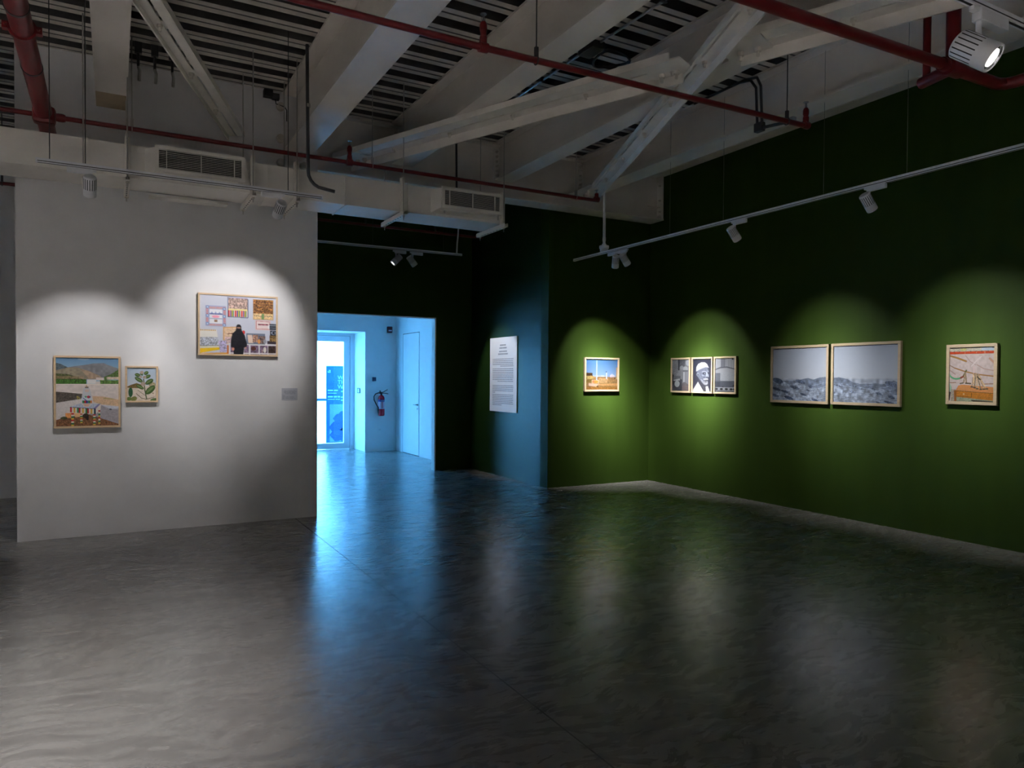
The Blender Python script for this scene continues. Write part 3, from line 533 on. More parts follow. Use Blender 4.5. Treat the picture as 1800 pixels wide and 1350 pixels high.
def paint_bones(w, h):                                       # bundles of tools on a wooden table before draped cloth
    c = Canvas((230, 250, 890, 1075), w, h, (204, 190, 184)); c.rect_(230, 250, 890, 340, (196, 190, 170), n=.12); c.rect_(700, 250, 890, 310, (186, 200, 214)); c.rect_(400, 262, 480, 310, (196, 196, 130), n=.2)
    c.rect_(230, 355, 890, 800, (204, 188, 182), n=.05, cell=12)
    for p, wd, k in (([(240, 380), (340, 410), (480, 465)], 26, (166, 124, 56)), ([(310, 565), (470, 620), (640, 660), (890, 692)], 18, (160, 116, 60)), ([(230, 520), (300, 560)], 14, (150, 120, 90)), ([(470, 380), (540, 470), (620, 520)], 14, (184, 164, 160)), ([(700, 400), (640, 450), (560, 540)], 14, (222, 210, 206)), ([(640, 520), (740, 580), (890, 610)], 14, (184, 160, 150)), ([(820, 430), (890, 500)], 30, (196, 156, 130)), ([(240, 600), (320, 660)], 16, (176, 150, 140)), ([(230, 790), (330, 785)], 10, (140, 96, 60)), ([(750, 805), (890, 800)], 10, (150, 104, 66))): c.line(p, wd, k)
    c.rect_(230, 318, 890, 356, (196, 72, 34), n=.12)
    for x in (300, 380, 465, 545, 625, 705, 795): c.ell(x, 318, 8, 8, (110, 60, 40))
    for x in (463, 630, 748, 885): c.rect_(x - 5, 320, x + 5, 350, (220, 180, 150))
    th = np.linspace(2.9, 1.0, 14); c.line([(340 + 130 * math.cos(t), 600 + 130 * math.sin(t)) for t in th], 26, (88, 166, 118)); c.line([(405, 715), (465, 680)], 26, (136, 62, 40)); c.poly([(440, 700), (500, 600), (480, 590), (430, 690)], (96, 100, 50))
    c.poly([(230, 780), (270, 860), (262, 920), (230, 920)], (150, 186, 162)); c.poly([(230, 925), (258, 930), (240, 1060), (230, 1060)], (30, 24, 28)); c.rect_(258, 890, 330, 1075, (170, 160, 140), n=.15); c.rect_(330, 1000, 890, 1075, (150, 158, 130), n=.2); c.poly([(550, 1040), (890, 1060), (890, 1075), (600, 1075)], (60, 50, 40))
    c.poly([(330, 905), (370, 830), (420, 815), (890, 850), (890, 940)], (208, 142, 82), n=.06); c.poly([(330, 905), (890, 940), (890, 1050), (340, 1000)], (186, 118, 36), n=.12, cell=5); c.line([(330, 908), (890, 942)], 7, (110, 66, 30)); c.line([(345, 990), (565, 1003), (568, 940)], 6, (100, 62, 26)); c.ell(452, 958, 13, 13, (232, 200, 150)); c.poly([(305, 905), (345, 905), (345, 1075), (312, 1075)], (150, 92, 36))
    for x0, y0, x1, y1, k in ((600, 640, 570, 850, 176), (620, 650, 610, 850, 140), (630, 650, 650, 870, 200), (640, 660, 700, 880, 150), (660, 660, 740, 870, 186), (680, 700, 780, 880, 206), (590, 660, 600, 800, 210), (650, 700, 690, 740, 90), (470, 640, 450, 780, 176), (475, 650, 490, 790, 150), (440, 790, 400, 800, 110), (480, 795, 550, 800, 96)): c.line([(x0, y0), (x1, y1)], 20, (k, int(k * .86), int(k * .66)), n=.3, cell=3)
    for cx, cy in ((570, 850), (610, 860), (650, 876), (700, 884), (745, 880), (785, 876)): c.ell(cx, cy, 22, 10, (90, 76, 60), n=.4, cell=2)
    c.rect_(585, 545, 610, 640, (216, 190, 186)); return c.a

def wall_frame_axes(face):                                   # (right, out) unit vectors of a wall as one looks at it
    return {'S': (Vector((1, 0, 0)), Vector((0, -1, 0))), 'W': (Vector((0, -1, 0)), Vector((-1, 0, 0)))}[face]
def picture(loc, w, h, face, fwid, depth, paint, label, group, tone=1.0):
    """framed print; loc = centre on the wall surface"""
    R, O = wall_frame_axes(face); U = Vector((0, 0, 1)); loc = Vector(loc)
    t = thing('framed_photograph', loc, label, 'framed photograph', group)
    T = lambda u, v, o: tuple(loc + R * u + U * v + O * o)
    a, b = w / 2, h / 2; mb = MB()
    for q in range(4):                                       # four mitred mouldings
        A = [(-a, b), (a, b), (a, -b), (-a, -b)]; B = [(-a + fwid, b - fwid), (a - fwid, b - fwid), (a - fwid, -b + fwid), (-a + fwid, -b + fwid)]
        p, p2, i, i2 = A[q], A[(q + 1) % 4], B[q], B[(q + 1) % 4]
        v = [T(*k, o) for o in (.004, depth) for k in (p, p2, i2, i)]
        mb.add(v, [(0, 1, 5, 4), (1, 2, 6, 5), (2, 3, 7, 6), (3, 0, 4, 7), (4, 5, 6, 7), (3, 2, 1, 0)])
    mb.build('frame', M_WOOD if tone == 1 else M_WOOD_DIM, t, bevel=.0015)
    MB().add([T(u, v, o) for o in (.004, .008) for u, v in ((-a + .004, -b + .004), (a - .004, -b + .004), (a - .004, b - .004), (-a + .004, b - .004))], [(3, 2, 1, 0), (4, 5, 6, 7), (0, 1, 5, 4), (1, 2, 6, 5), (2, 3, 7, 6), (3, 0, 4, 7)]).build('backing_board', M_BACK, t)
    pw, ph_ = w - 2 * fwid + .004, h - 2 * fwid + .004
    nx = 150; ny = max(40, int(nx * ph_ / pw))
    if ny > 210: ny = 210; nx = int(ny * pw / ph_)
    img = paint(nx * 2, ny * 2).reshape(ny, 2, nx, 2, 3).mean((1, 3)) / 255.0
    img = np.clip(img, 0, 1); lin = tone * np.where(img <= .04045, img / 12.92, ((img + .055) / 1.055) ** 2.4)  # tone darkens the print colours to offset the stronger green-wall lamps
    v = []
    po = depth - .012
    for i in range(ny):
        for j in range(nx): v.append(T(-pw / 2 + pw * j / (nx - 1), ph_ / 2 - ph_ * i / (ny - 1), po) )
    f = [(i * nx + j, (i + 1) * nx + j, (i + 1) * nx + j + 1, i * nx + j + 1) for i in range(ny - 1) for j in range(nx - 1)]
    v += [T(u * pw / 2, s * ph_ / 2, po - .003) for u, s in ((-1, 1), (1, 1), (1, -1), (-1, -1))]; n0 = nx * ny
    f += [(n0, n0 + 1, n0 + 2, n0 + 3)]
    o = MB().add(v, f).build('print', M_PRINT, t)
    at = o.data.color_attributes.new('picture', 'FLOAT_COLOR', 'POINT')
    cc = np.ones((len(v), 4)); cc[:n0, :3] = lin.reshape(-1, 3); at.data.foreach_set('color', cc.astype(np.float32).ravel())
    return t
GL, GR = 'photographs on the white wall', 'photographs on the green walls'
picture((-.219, 8.04, 1.396), .555, .690, 'S', .019, .042, paint_village, 'large framed photo of patterned table and jar before mountains', GL)
picture((.243, 8.04, 1.471), .290, .360, 'S', .017, .040, paint_shrub, 'smallest framed photo on the white wall, a leafy shrub', GL)
picture((1.152, 8.04, 2.092), .790, .642, 'S', .017, .042, paint_shop, 'framed photo of person in black robe among patterned cloths, highest on white wall', GL)
picture((6.295, 8.65, 1.622), .625, .498, 'S', .026, .040, paint_field, 'framed colour photo of pole and sofa on dry ground, alone in the corner', GR, .205)
picture((7.21, 7.915, 1.618), .405, .503, 'W', .024, .040, paint_market, 'black and white photo of jugs, left of the three framed together', GR, .205)
picture((7.21, 7.481, 1.618), .405, .503, 'W', .024, .040, paint_elder, 'black and white portrait of man in white cap, middle of the three', GR, .205)
picture((7.21, 7.052, 1.618), .405, .503, 'W', .024, .040, paint_cloth_house, 'black and white photo of pleated cloth, right of the three framed together', GR, .205)
picture((7.21, 5.865, 1.626), .83, .692, 'W', .030, .040, paint_ridge_l, 'black and white mountain view, left half of the wide pair', GR, .37)
picture((7.21, 5.002, 1.628), .83, .692, 'W', .030, .040, paint_ridge_r, 'black and white mountain view, right half of the wide pair', GR, .37)
picture((7.21, 3.883, 1.621), .468, .582, 'W', .030, .040, paint_bones, 'framed colour photo of wooden table with bundled tools, furthest right', GR, .33)

# text panel and small label
def word_lines(mb, P, rows, x0, x1, hgt, o0, o1, seed, align='L'):
    r = random.Random(seed)
    for y, frac in rows:
        x = x0; end = x0 + (x1 - x0) * frac
        if align == 'R': x = x1 - (x1 - x0) * frac; end = x1
        while x < end - .01:
            wd = min(r.uniform(.018, .055), end - x); mb.box(x, x + wd, y, y + hgt, o0, o1, T=P); x += wd + .008
t = thing('text_panel', (5.38, 9.975, 1.615), 'tall white text panel on the green side wall', 'text panel')
P = lambda u, v, o: (5.38 - o, 9.975 - u, 1.615 + v)
MB().box(-.445, .445, -.588, .588, .002, .014, T=P).build('board', M_BOARD, t)
mb = MB()
for y, a_ in ((.455, .10), (.41, .12), (.355, .13), (.315, .16)): word_lines(mb, P, [(y, 1)], -.01 - a_ + .01, a_, .022, .014, .0155, int(y * 1000))
tag(mb.build('heading_lines', M_GREYINK, t), kind='stuff')
mb = MB()
word_lines(mb, P, [(.24, 1), (.212, 1), (.184, 1), (.156, 1), (.128, .62)], -.35, .34, .012, .014, .0155, 1, 'R')
word_lines(mb, P, [(.085, 1), (.057, 1), (.029, 1), (.001, 1), (-.027, 1), (-.055, 1), (-.083, 1), (-.111, .75)], -.35, .34, .012, .014, .0155, 2, 'R')
word_lines(mb, P, [(-.18, 1), (-.207, 1), (-.234, 1), (-.261, 1), (-.288, .13)], -.35, .34, .012, .014, .0155, 3)
word_lines(mb, P, [(-.325, 1), (-.352, 1), (-.379, 1), (-.406, 1), (-.433, 1), (-.46, 1), (-.487, .45)], -.35, .34, .012, .014, .0155, 4)
tag(mb.build('paragraph_lines', M_GREYINK, t), kind='stuff')
t = thing('wall_label', (1.679, 8.04, 1.365), 'small pale caption label near the right end of the white wall', 'label')
P = lambda u, v, o: (1.679 + u, 8.04 - o, 1.365 + v)
MB().box(-.084, .084, -.066, .066, .001, .004, T=P).build('card', M_LABEL, t)
mb = MB(); word_lines(mb, P, [(.034, 1), (.024, 1), (.014, 1), (.004, .9)], -.06, .075, .005, .004, .005, 8, 'R'); word_lines(mb, P, [(-.016, .2), (-.03, .95), (-.04, .95), (-.05, .95)], -.075, .07, .005, .004, .005, 9)
tag(mb.build('caption_lines', M_GREYINK, t), kind='stuff')

# ------------------------------------------------------------------ steel frame of the roof
def bolt_mb(p, ax, r=.016, h=.02):
    return MB().lathe([(r, 0), (r, h * .7), (r * .55, h * .72), (r * .55, h * 1.6)], p, ax, n=6)
def beam(x0, x1, zb, y0, y1, label, end_plate=None, top=None):
    t = thing('roof_beam', ((x0 + x1) / 2, (y0 + y1) / 2, ZD), label, 'steel beam', 'roof beams running away from the camera')
    xc = (x0 + x1) / 2; t0, t1 = top or (x0, x1)
    MB().box(x0, x1, y0, y1, zb, zb + .02).build('bottom_flange', M_STEEL, t)
    MB().box(xc - .007, xc + .007, y0, y1 + (.13 if end_plate else 0), zb + .02, ZD - .025).build('web', M_STEEL, t)
    MB().box(t0, t1, y0, y1, ZD - .025, ZD - .002).build('top_flange', M_STEEL, t)
    if end_plate:
        MB().box(xc - .09, xc + .09, y1 + .118, y1 + .132, zb + .05, ZD - .05).build('end_plate', M_STEEL, t)
        for k in range(6):
            for s in (-1, 1): bolt_mb((xc + s * .045, y1 + .118, zb + .10 + k * .062), (0, -1, 0), .018, .028).build('bolt', M_BOLT, t)
    return t
b = beam(-.14, .118, 4.15, -5, 8.035, 'leftmost pale roof beam, seen almost straight from below')
MB().box(-.138, .116, 7.62, 8.035, 4.1485, 4.1505).build('primer_patch', mat('tan_primer', (.46, .36, .24), .6, var=.08), b)
b = beam(1.605, 1.905, 3.98, -5, 8.035, 'deepest pale roof beam, meeting the right end of the white wall', top=(1.60, 1.92))
for p in ((1.60, 4.46), (1.60, 4.12), (1.60, 3.86), (1.845, 3.86)):
    MB().lathe([(.045, 0), (.045, .03), (.036, .04), (.036, .055)], (p[0] - .02, 8.036, p[1]), (0, -1, 0), n=18).build('bolt_cap', M_BOLT, b, True)
beam(2.93, 3.19, 4.12, -5, 8.30, 'pale roof beam third from the left, ending behind the long diagonal brace', True)
beam(4.335, 4.585, 4.12, -5, 8.30, 'pale roof beam with blue glow under it, fourth from the left', True)
beam(5.64, 5.93, 4.12, -5, 8.30, 'rightmost pale roof beam, along the top of the green wall', True)
g = thing('cross_girder', (4.6, 8.45, 3.92), 'deep pale steel girder crossing above the green corner', 'steel girder')
MB().box(1.985, 7.165, 8.44, 8.46, 3.945, ZD - .025).build('web', M_STEEL, g)
MB().box(1.985, 7.165, 8.30, 8.60, 3.92, 3.945).build('bottom_flange', M_STEEL, g)
MB().box(1.985, 7.165, 8.34, 8.60, ZD - .025, ZD - .003).build('top_flange', M_STEEL, g)
for x in (2.3, 3.6, 5.2, 6.4): MB().box(x, x + .012, 8.462, 8.60, 3.945, ZD - .025).build('stiffener', M_STEEL, g)
MB().box(7.15, 7.166, 8.31, 8.60, 3.95, ZD - .03).build('end_plate', M_STEEL, g)
MB().box(6.95, 7.19, 8.36, 8.44, 4.12, 4.13).build('shelf_plate', M_STEEL, g)
for z in (3.99, 4.06, 4.22, 4.44): bolt_mb((7.15, 8.36, z), (-1, 0, 0), .016, .024).build('bolt', M_BOLT, g)

def brace(segs, z, label, plates=(), hang=1, wo=.13, wm=.13, hh=.10):
    p0, p1 = segs[0][0], segs[-1][1]
    t = thing('diagonal_brace', ((p0[0] + p1[0]) / 2, (p0[1] + p1[1]) / 2, z), label, 'roof brace', 'double-angle roof braces')
    d = (Vector(p1 + (0,)) - Vector(p0 + (0,))).normalized(); n = Vector((-d.y, d.x, 0))
    if n.y > 0: n = -n                                       # n points towards the camera side
    pt = lambda p, a, dz: Vector((p[0], p[1], z + dz)) + n * a
    for a, e in segs:
        c1_ = hang * (.01 + wm / 2); c3_ = hang * (.004 + wm); m1 = MB(); m1.obox(pt(a, c1_, 0), pt(e, c1_, 0), wm, .012).obox(pt(a, c3_, .004 - hh / 2), pt(e, c3_, .004 - hh / 2), .012, hh); m1.build('angle_bar', M_STEEL2, t)
        c2_ = -hang * (.01 + wo / 2); m2 = MB(); m2.obox(pt(a, c2_, 0), pt(e, c2_, 0), wo, .012).obox(pt(a, -hang * (.004 + wo), .028), pt(e, -hang * (.004 + wo), .028), .012, .045); m2.build('angle_bar', M_STEEL2, t)
        L = (Vector(e + (0,)) - Vector(a + (0,))).length; k = 1
        while k * .82 < L:
            c = Vector(a + (0,)) + d * (k * .82); c2 = (c.x, c.y)
            q0 = Vector(pt(c2, 0, 0)) - d * .06; q1 = Vector(pt(c2, 0, 0)) + d * .06
            MB().obox(q0 + Vector((0, 0, .002)), q1 + Vector((0, 0, .002)), min(.15, .03 + 2 * wo), .010).build('packing_plate', M_STEEL2, t)
            bolt_mb(pt(c2, .42 * wm * hang, -.004), (0, 0, -1), .022, .03).build('bolt', M_BOLT, t); k += 1
    for c, ln, wd, bolts in plates:
        q = Vector(pt(c, 0, -.014)); MB().obox(q - d * ln / 2, q + d * ln / 2, wd, .012).build('splice_plate', M_STEEL2, t)
        for s in bolts: bolt_mb(q + d * s - n * .06 + Vector((0, 0, -.006)), (0, 0, -1), .026, .04).build('bolt', M_BOLT, t)
    return t
brace([((.05, 4.96), (1.125, 7.98))], 4.06, 'lone diagonal brace at the left, dropping towards the white wall', hang=-1, wo=.075, wm=.075, hh=.055)
brace([((2.32, 8.26), (3.93, 4.42)), ((4.11, 3.98), (5.6, .44))], 4.06, 'long diagonal brace running from the girder up to the right, broken at the crossing',
      [((3.90, 4.49), .34, .30, (-.08, .05)), ((4.14, 3.91), .34, .30, (-.05, .08)), ((2.42, 8.02), .3, .3, (-.06, .06))], hang=-1)
b = brace([((5.60, 8.0), (2.6, .98))], 4.035, 'blue-lit diagonal brace rising steeply from the right end of the girder', [((5.53, 7.85), .36, .12, (-.1, .08))], wo=.02, wm=.11, hh=.085)
MB().add([(5.42, 8.43, 4.055), (5.72, 8.43, 4.055), (5.66, 7.6, 4.055), (5.38, 7.7, 4.055), (5.42, 8.43, 4.067), (5.72, 8.43, 4.067), (5.66, 7.6, 4.067), (5.38, 7.7, 4.067)], [(3, 2, 1, 0), (4, 5, 6, 7), (0, 1, 5, 4), (1, 2, 6, 5), (2, 3, 7, 6), (3, 0, 4, 7)]).build('gusset_plate', M_STEEL2, b)

# ------------------------------------------------------------------ air duct with grilles
dk = thing('air_duct', (-1, 7.45, 3.30), 'pale rectangular air duct with two grilles above the white wall', 'air duct')
mb = MB(); mb.box(-6.8, 3.87, 7.21, 7.69, 3.30, 3.592); mb.build('duct_body', M_DUCT, dk, bevel=.004)
for x in (-2.1, -.95, .30 - .5, 1.30, 2.05, 2.72): MB().box(x, x + .012, 7.2, 7.7, 3.291, 3.60).build('seam', M_DUCT, dk)
def grille(x0, x1, z0, z1, yf):
    fr = MB(); fw_ = .032
    fr.box(x0, x1, yf, yf + .02, z1 - fw_, z1).box(x0, x1, yf, yf + .02, z0, z0 + fw_).box(x0, x0 + fw_, yf, yf + .02, z0 + fw_, z1 - fw_).box(x1 - fw_, x1, yf, yf + .02, z0 + fw_, z1 - fw_)
    o = fr.build('grille_frame', M_DUCT, dk)
    mb = MB(); nb = 11; hz = (z1 - z0 - 2 * fw_) / nb
    for k in range(nb):
        zc = z0 + fw_ + hz * (k + .5)
        mb.add([(x, y, z) for x in (x0 + fw_, x1 - fw_) for y, z in ((yf + .004, zc - .002), (yf + .013, zc - .001), (yf + .013, zc + .002), (yf + .004, zc + .001))], [(3, 2, 1, 0), (4, 5, 6, 7), (0, 1, 5, 4), (1, 2, 6, 5), (2, 3, 7, 6), (3, 0, 4, 7)])
    for f in (.09, .5, .91): xm = x0 + fw_ + (x1 - x0 - 2 * fw_) * f; mb.box(xm - .003, xm + .003, yf + .002, yf + .02, z0 + fw_, z1 - fw_)
    mb.build('louvre_blades', M_DUCT, o)
    MB().box(x0 + .01, x1 - .01, yf + .055, yf + .059, z0 + .01, z1 - .01).build('dark_interior', M_SLOT, o)
    nk = MB(); a0, a1, c0, c1 = x0 + .015, x1 - .015, z0 + .012, z1 - .012; e0, e1 = a0 - .10, a1
    Q = [(a0, yf + .02, c0), (a1, yf + .02, c0), (a1, yf + .02, c1), (a0, yf + .02, c1), (e0, 7.215, 3.325), (e1, 7.215, 3.325), (e1, 7.215, 3.57), (e0, 7.215, 3.57)]
    nk.add(Q, [(0, 1, 5, 4), (1, 2, 6, 5), (2, 3, 7, 6), (3, 0, 4, 7)])
    nk.build('duct_neck', M_DUCT, dk)
    MB().box(x0 + .01, x1 - .06, yf + .015, min(yf + .14, 7.205), z0 - .022, z0 - .002).build('deflector_lip', M_DUCT, dk)
    for s in (x0 + .05, x1 - .03): MB().tube([(s, yf + .05, z0 - .05), (s, yf + .05, z0 + .005)], .008, 8).build('clip', M_ZINC, dk)
grille(.325, 1.085, 3.372, 3.605, 7.135)
grille(3.065, 3.795, 3.372, 3.600, 7.085)
MB().box(.30, 1.0, 7.66, 7.80, 3.262, 3.285).build('lower_flap', M_DUCT, dk)
HL = ['duct hanger near the left end of the lighting track', 'duct hanger just left of the first grille', 'duct hanger just right of the first grille', 'duct hanger behind the tilted spotlight', 'duct hanger in mid duct left of the second grille', 'blue-lit duct hanger at the free end of the duct']
for k, x in enumerate((-.22, .11, 1.155, 1.56, 2.65, 3.84)):
    h = thing('duct_hanger', (x, 7.45, 3.26), HL[k], 'duct hanger', 'duct hangers')
    mb = MB(); mb.box(x - .022, x + .022, 7.08, 7.80, 3.247, 3.252).box(x - .022, x - .018, 7.08, 7.80, 3.252, 3.289).box(x + .018, x + .022, 7.08, 7.80, 3.252, 3.289)
    mb.build('bottom_channel', M_STEEL2, h)
    sl = MB()
    for q in range(9): sl.box(x - .007, x + .007, 7.14 + q * .075, 7.17 + q * .075, 3.2462, 3.2472)
    sl.build('slots', M_SLOT, h)
    for yy in (7.14, 7.735):
        MB().tube([(x, yy, 3.20), (x, yy, 3.90 if (k == 4 and yy > 7.5) else ZD)], .006, 8).build('threaded_rod', M_ZINC, h)
        MB().lathe([(.014, 0), (.014, .014)], (x, yy, 3.232), n=6).build('nut', M_BOLT, h)
    if k: MB().box(x - .02, x + .02, 7.155, 7.195, 3.29, 3.64).build('upright_channel', M_STEEL2, h)

# ------------------------------------------------------------------ red sprinkler pipes
def sprinkler(t, x, y, z, h):
    MB().lathe([(.034, -.03), (.034, .03)], (x, y, z), (1, 0, 0), n=18).lathe([(.026, 0), (.026, .07), (.021, .075), (.021, h - .06), (.026, h - .055), (.026, h - .02), (.018, h)], (x, y, z), n=16).build('riser', M_RED, t, True)
    MB().lathe([(.008, h), (.011, h + .01), (.005, h + .02), (.004, h + .05)], (x, y, z), n=10).lathe([(.022, h + .05), (.024, h + .054), (.022, h + .056)], (x, y, z), n=14).tube([(x - .012, y, z + h + .005), (x - .014, y, z + h + .03), (x, y, z + h + .05), (x + .014, y, z + h + .03), (x + .012, y, z + h + .005)], .002, 6).build('sprinkler_head', M_CHROME, t, True)
def rod_hanger(t, x, y, z, r, m=None, top=ZD):
    MB().tube([(x, y, z + r + .05), (x, y, top)], .005, 8).build('hanger_rod', m or M_ZINC, t)
    MB().tube([(x, y + (r + .006) * math.cos(k * PI / 10), z + (r + .006) * math.sin(k * PI / 10)) for k in range(20)] + [(x, y + r + .006, z)], .005, 6).box(x - .012, x + .012, y - .012, y + .012, z + r, z + r + .07).build('hanger_ring', M_ZINC if m is None else m, t)
t = thing('sprinkler_pipe', (1, 7.39, 3.785), 'long thin red sprinkler pipe running just above the air duct', 'sprinkler pipe', 'red sprinkler pipes')
MB().tube([(-6.5, 7.39, 3.785), (5.27, 7.39, 3.785), (5.285, 7.39, 3.79), (5.29, 7.39, 3.81)], .021, 16).build('pipe', M_RED, t, True)
sprinkler(t, 2.15, 7.39, 3.785, .17); sprinkler(t, 5.29, 7.39, 3.80, .06)
for x in (.152, 2.394, 4.98): rod_hanger(t, x, 7.39, 3.785, .021)
MB().lathe([(.032, 0), (.036, .02), (.036, .05), (.03, .07)], (-.43, 7.39, 3.785), (1, 0, 0), n=18).build('coupling', M_RED, t, True)
t = thing('sprinkler_main', (-.47, 4, 3.85), 'fat red sprinkler main at the upper left, running towards the white wall', 'sprinkler pipe', 'red sprinkler pipes')
MB().tube([(-.475, -5, 3.85), (-.52, 7.6, 3.80), (-.52, 7.95, 3.78)], .066, 24).build('pipe', M_RED, t, True)
for y in (5.35, 6.33): MB().tube([(-.475 - .00357 * (y + 5), y - .012, 3.85 - .00397 * (y + 5)), (-.475 - .00357 * (y + 5), y + .012, 3.85 - .00397 * (y + 5))], .0705, 24).build('joint_ring', M_DARK, t, True)
mb = MB(); mb.tube([(-.513, 5.66, 3.808), (-.513, 5.70, 3.808)], .082, 24)
for s in (-1, 1): mb.box(-.513 + s * .08 - .03, -.513 + s * .08 + .03, 5.655, 5.705, 3.785, 3.83); mb.tube([(-.513 + s * .09, 5.63, 3.808), (-.513 + s * .09, 5.74, 3.808)], .01, 8)
mb.build('grooved_coupling', M_RED, t, True)
MB().box(-.60, -.43, 7.33, 7.45, 3.71, 3.86).build('tee', M_RED, t, bevel=.03)
t = thing('sprinkler_pipe', (3, 4.37, 3.79), 'thin red sprinkler pipe crossing the upper middle in front of the beams', 'sprinkler pipe', 'red sprinkler pipes')
MB().tube([(-6, 4.38, 3.80), (2.2, 4.38, 3.785), (5.39, 4.38, 3.825), (5.405, 4.38, 3.83), (5.41, 4.38, 3.85)], .023, 16).build('pipe', M_RED, t, True)
sprinkler(t, 2.19, 4.38, 3.785, .17); sprinkler(t, 5.41, 4.38, 3.83, .15)
rod_hanger(t, 2.607, 4.38, 3.79, .023, M_DARK); rod_hanger(t, 5.165, 4.38, 3.82, .023, M_DARK)
t = thing('sprinkler_main', (4, 2.95, 3.7), 'thick red sprinkler pipe slanting across the top right corner', 'sprinkler pipe', 'red sprinkler pipes')
MB().tube([(-3, 3.13, 3.70), (4.92, 2.88, 3.70)], .036, 20).build('pipe', M_RED, t, True)
MB().lathe([(.044, 0), (.044, .05), (.036, .06)], (4.90, 2.88, 3.70), (1, 0, 0), n=20).build('end_cap', M_RED, t, True)
t = thing('sprinkler_riser', (5.0, 2.9, 3.7), 'red pipe riser with tee and elbow in the top right corner', 'sprinkler pipe', 'red sprinkler pipes')
MB().tube([(5.02, 2.872, 3.66), (5.02, 2.872, 4.61)], .045, 20).build('riser', M_RED, t, True)
MB().tube([(5.07, 3.085, 3.665), (5.07, 3.085, 4.61)], .026, 16).build('riser', M_RED, t, True)
MB().tube([(5.08, 3.13, 3.69), (5.02, 2.87, 3.69)], .04, 18).build('cross_pipe', M_RED, t, True)
MB().tube([(5.02, 2.87, 3.69), (5.56, 2.87, 3.695), (5.62, 2.84, 3.695), (5.64, 2.78, 3.695), (5.64, 1.0, 3.70)], .042, 18).build('branch_pipe', M_RED, t, True)
MB().lathe([(.056, -.07), (.056, .07)], (5.02, 2.87, 3.69), (1, 0, 0), n=20).build('tee', M_RED, t, True)
for p in ((5.05, 3.0, 3.73), (5.0, 2.95, 3.735), (5.25, 2.83, 3.72)): bolt_mb(p, (-.5, -.8, 0), .012, .03).build('bolt', M_ZINC, t)
t = thing('sprinkler_pipe', (2, 10.33, 3.8), 'far thin red sprinkler pipe on the dark wall above the hall opening', 'sprinkler pipe', 'red sprinkler pipes')
MB().tube([(-6.5, 10.33, 3.81), (5.18, 10.33, 3.80)], .021, 14).build('pipe', M_RED, t, True)
for x in (3.25, 4.35, 5.05, -1.14): rod_hanger(t, x, 10.33, 3.805, .021, M_DARK)

# ------------------------------------------------------------------ conduits and cables
def conduit(name, pts, r, m, label, cat='conduit', extra=()):
    t = thing(name, pts[0], label, cat); MB().tube(pts, r, 10).build('tube', m, t, True)
    for nm, mb, mm in extra: mb.build(nm, mm, t)
    return t
arc = [(1.565, 6.75, 4.61), (1.575, 6.75, 3.46)] + [(1.575 + .14 * (1 - math.cos(a)) , 6.75 - .05 * (1 - math.cos(a)), 3.46 - .16 * math.sin(a)) for a in (.3, .6, .9, 1.2, 1.5)] + [(1.80, 6.66, 3.275)]
conduit('power_conduit', arc, .016, M_CONDUIT, 'dark bent conduit dropping to the right end of the left lighting track', extra=[('collar', MB().lathe([(.02, 0), (.02, .03)], (1.576, 6.75, 4.04), n=12), M_ZINC)])
conduit('power_conduit', [(3.515, 7.75, ZD), (3.515, 7.75, 4.40), (3.515, 7.72, 4.30), (3.515, 7.70, 3.6)], .013, M_CONDUIT, 'dark vertical conduit behind the second air grille')
conduit('power_conduit', [(5.75, 7.85, 4.12), (5.75, 7.85, 3.28)], .019, M_TRACK, 'pale conduit dropping from the girder to the right lighting track',
        extra=[('coupling', MB().lathe([(.023, 0), (.023, .05)], (5.75, 7.85, 3.40), n=14), M_TRACK), ('junction_box', MB().lathe([(.03, .1), (.03, .08), (.065, .075), (.065, .04), (.055, .035), (.055, 0)][::-1], (5.75, 7.85, 3.2625), n=24), M_TRACK)])
conduit('power_conduit', [(3.9, 3.9, ZD - .02), (3.86, 5.35, ZD - .02)], .012, M_GALV, 'blue-lit straight conduit under the deck in the upper centre', extra=[('clip', MB().box(3.84, 3.91, 4.5, 4.53, ZD - .035, ZD), M_DARK)])
conduit('power_conduit', [(3.84, 5.62, ZD - .02), (3.84, 7.9, ZD - .02)], .012, M_GALV, 'blue-lit conduit under the deck beyond the coiled cable', extra=[('clip', MB().box(3.81, 3.87, 6.3, 6.33, ZD - .035, ZD), M_DARK)])
coil = [(4.02 + .16 * math.cos(a) + .012 * (a % 2), 5.42 + .17 * math.sin(a), 4.50 + .02 * math.sin(2 * a)) for a in np.linspace(0, 4.2 * PI, 60)]
t = conduit('coiled_cable', coil, .010, M_RUBBER, 'black coiled cable hanging under the deck beside a junction box', 'cable'); MB().box(3.78, 3.92, 5.36, 5.60, ZD - .07, ZD).build('junction_box', M_DARK, t, bevel=.01)
t = conduit('power_conduit', [(5.60, 6.0, ZD - .03), (5.60, 5.35, ZD - .03), (5.60, 5.2, 4.56), (5.60, 5.13, 4.46), (5.60, 5.11, 4.1)], .014, M_CONDUIT, 'pair of dark conduits bending down beside the rightmost beam')
MB().tube([(5.60, 5.6, ZD - .03), (5.60, 5.28, ZD - .03), (5.60, 5.12, 4.56), (5.60, 5.07, 4.46), (5.60, 5.05, 4.1)], .014, 10).build('tube', M_CONDUIT, t, True)
MB().box(5.57, 5.63, 5.03, 5.13, 4.01, 4.10).build('box', M_DARK, t, bevel=.008)
MB().tube([(5.60, 5.03, 4.04), (5.60, 4.72, 4.0)], .016, 8).build('outlet_pipe', M_DARK, t); MB().box(5.575, 5.625, 4.66, 4.73, 3.975, 4.03).build('fitting', M_GALV, t)
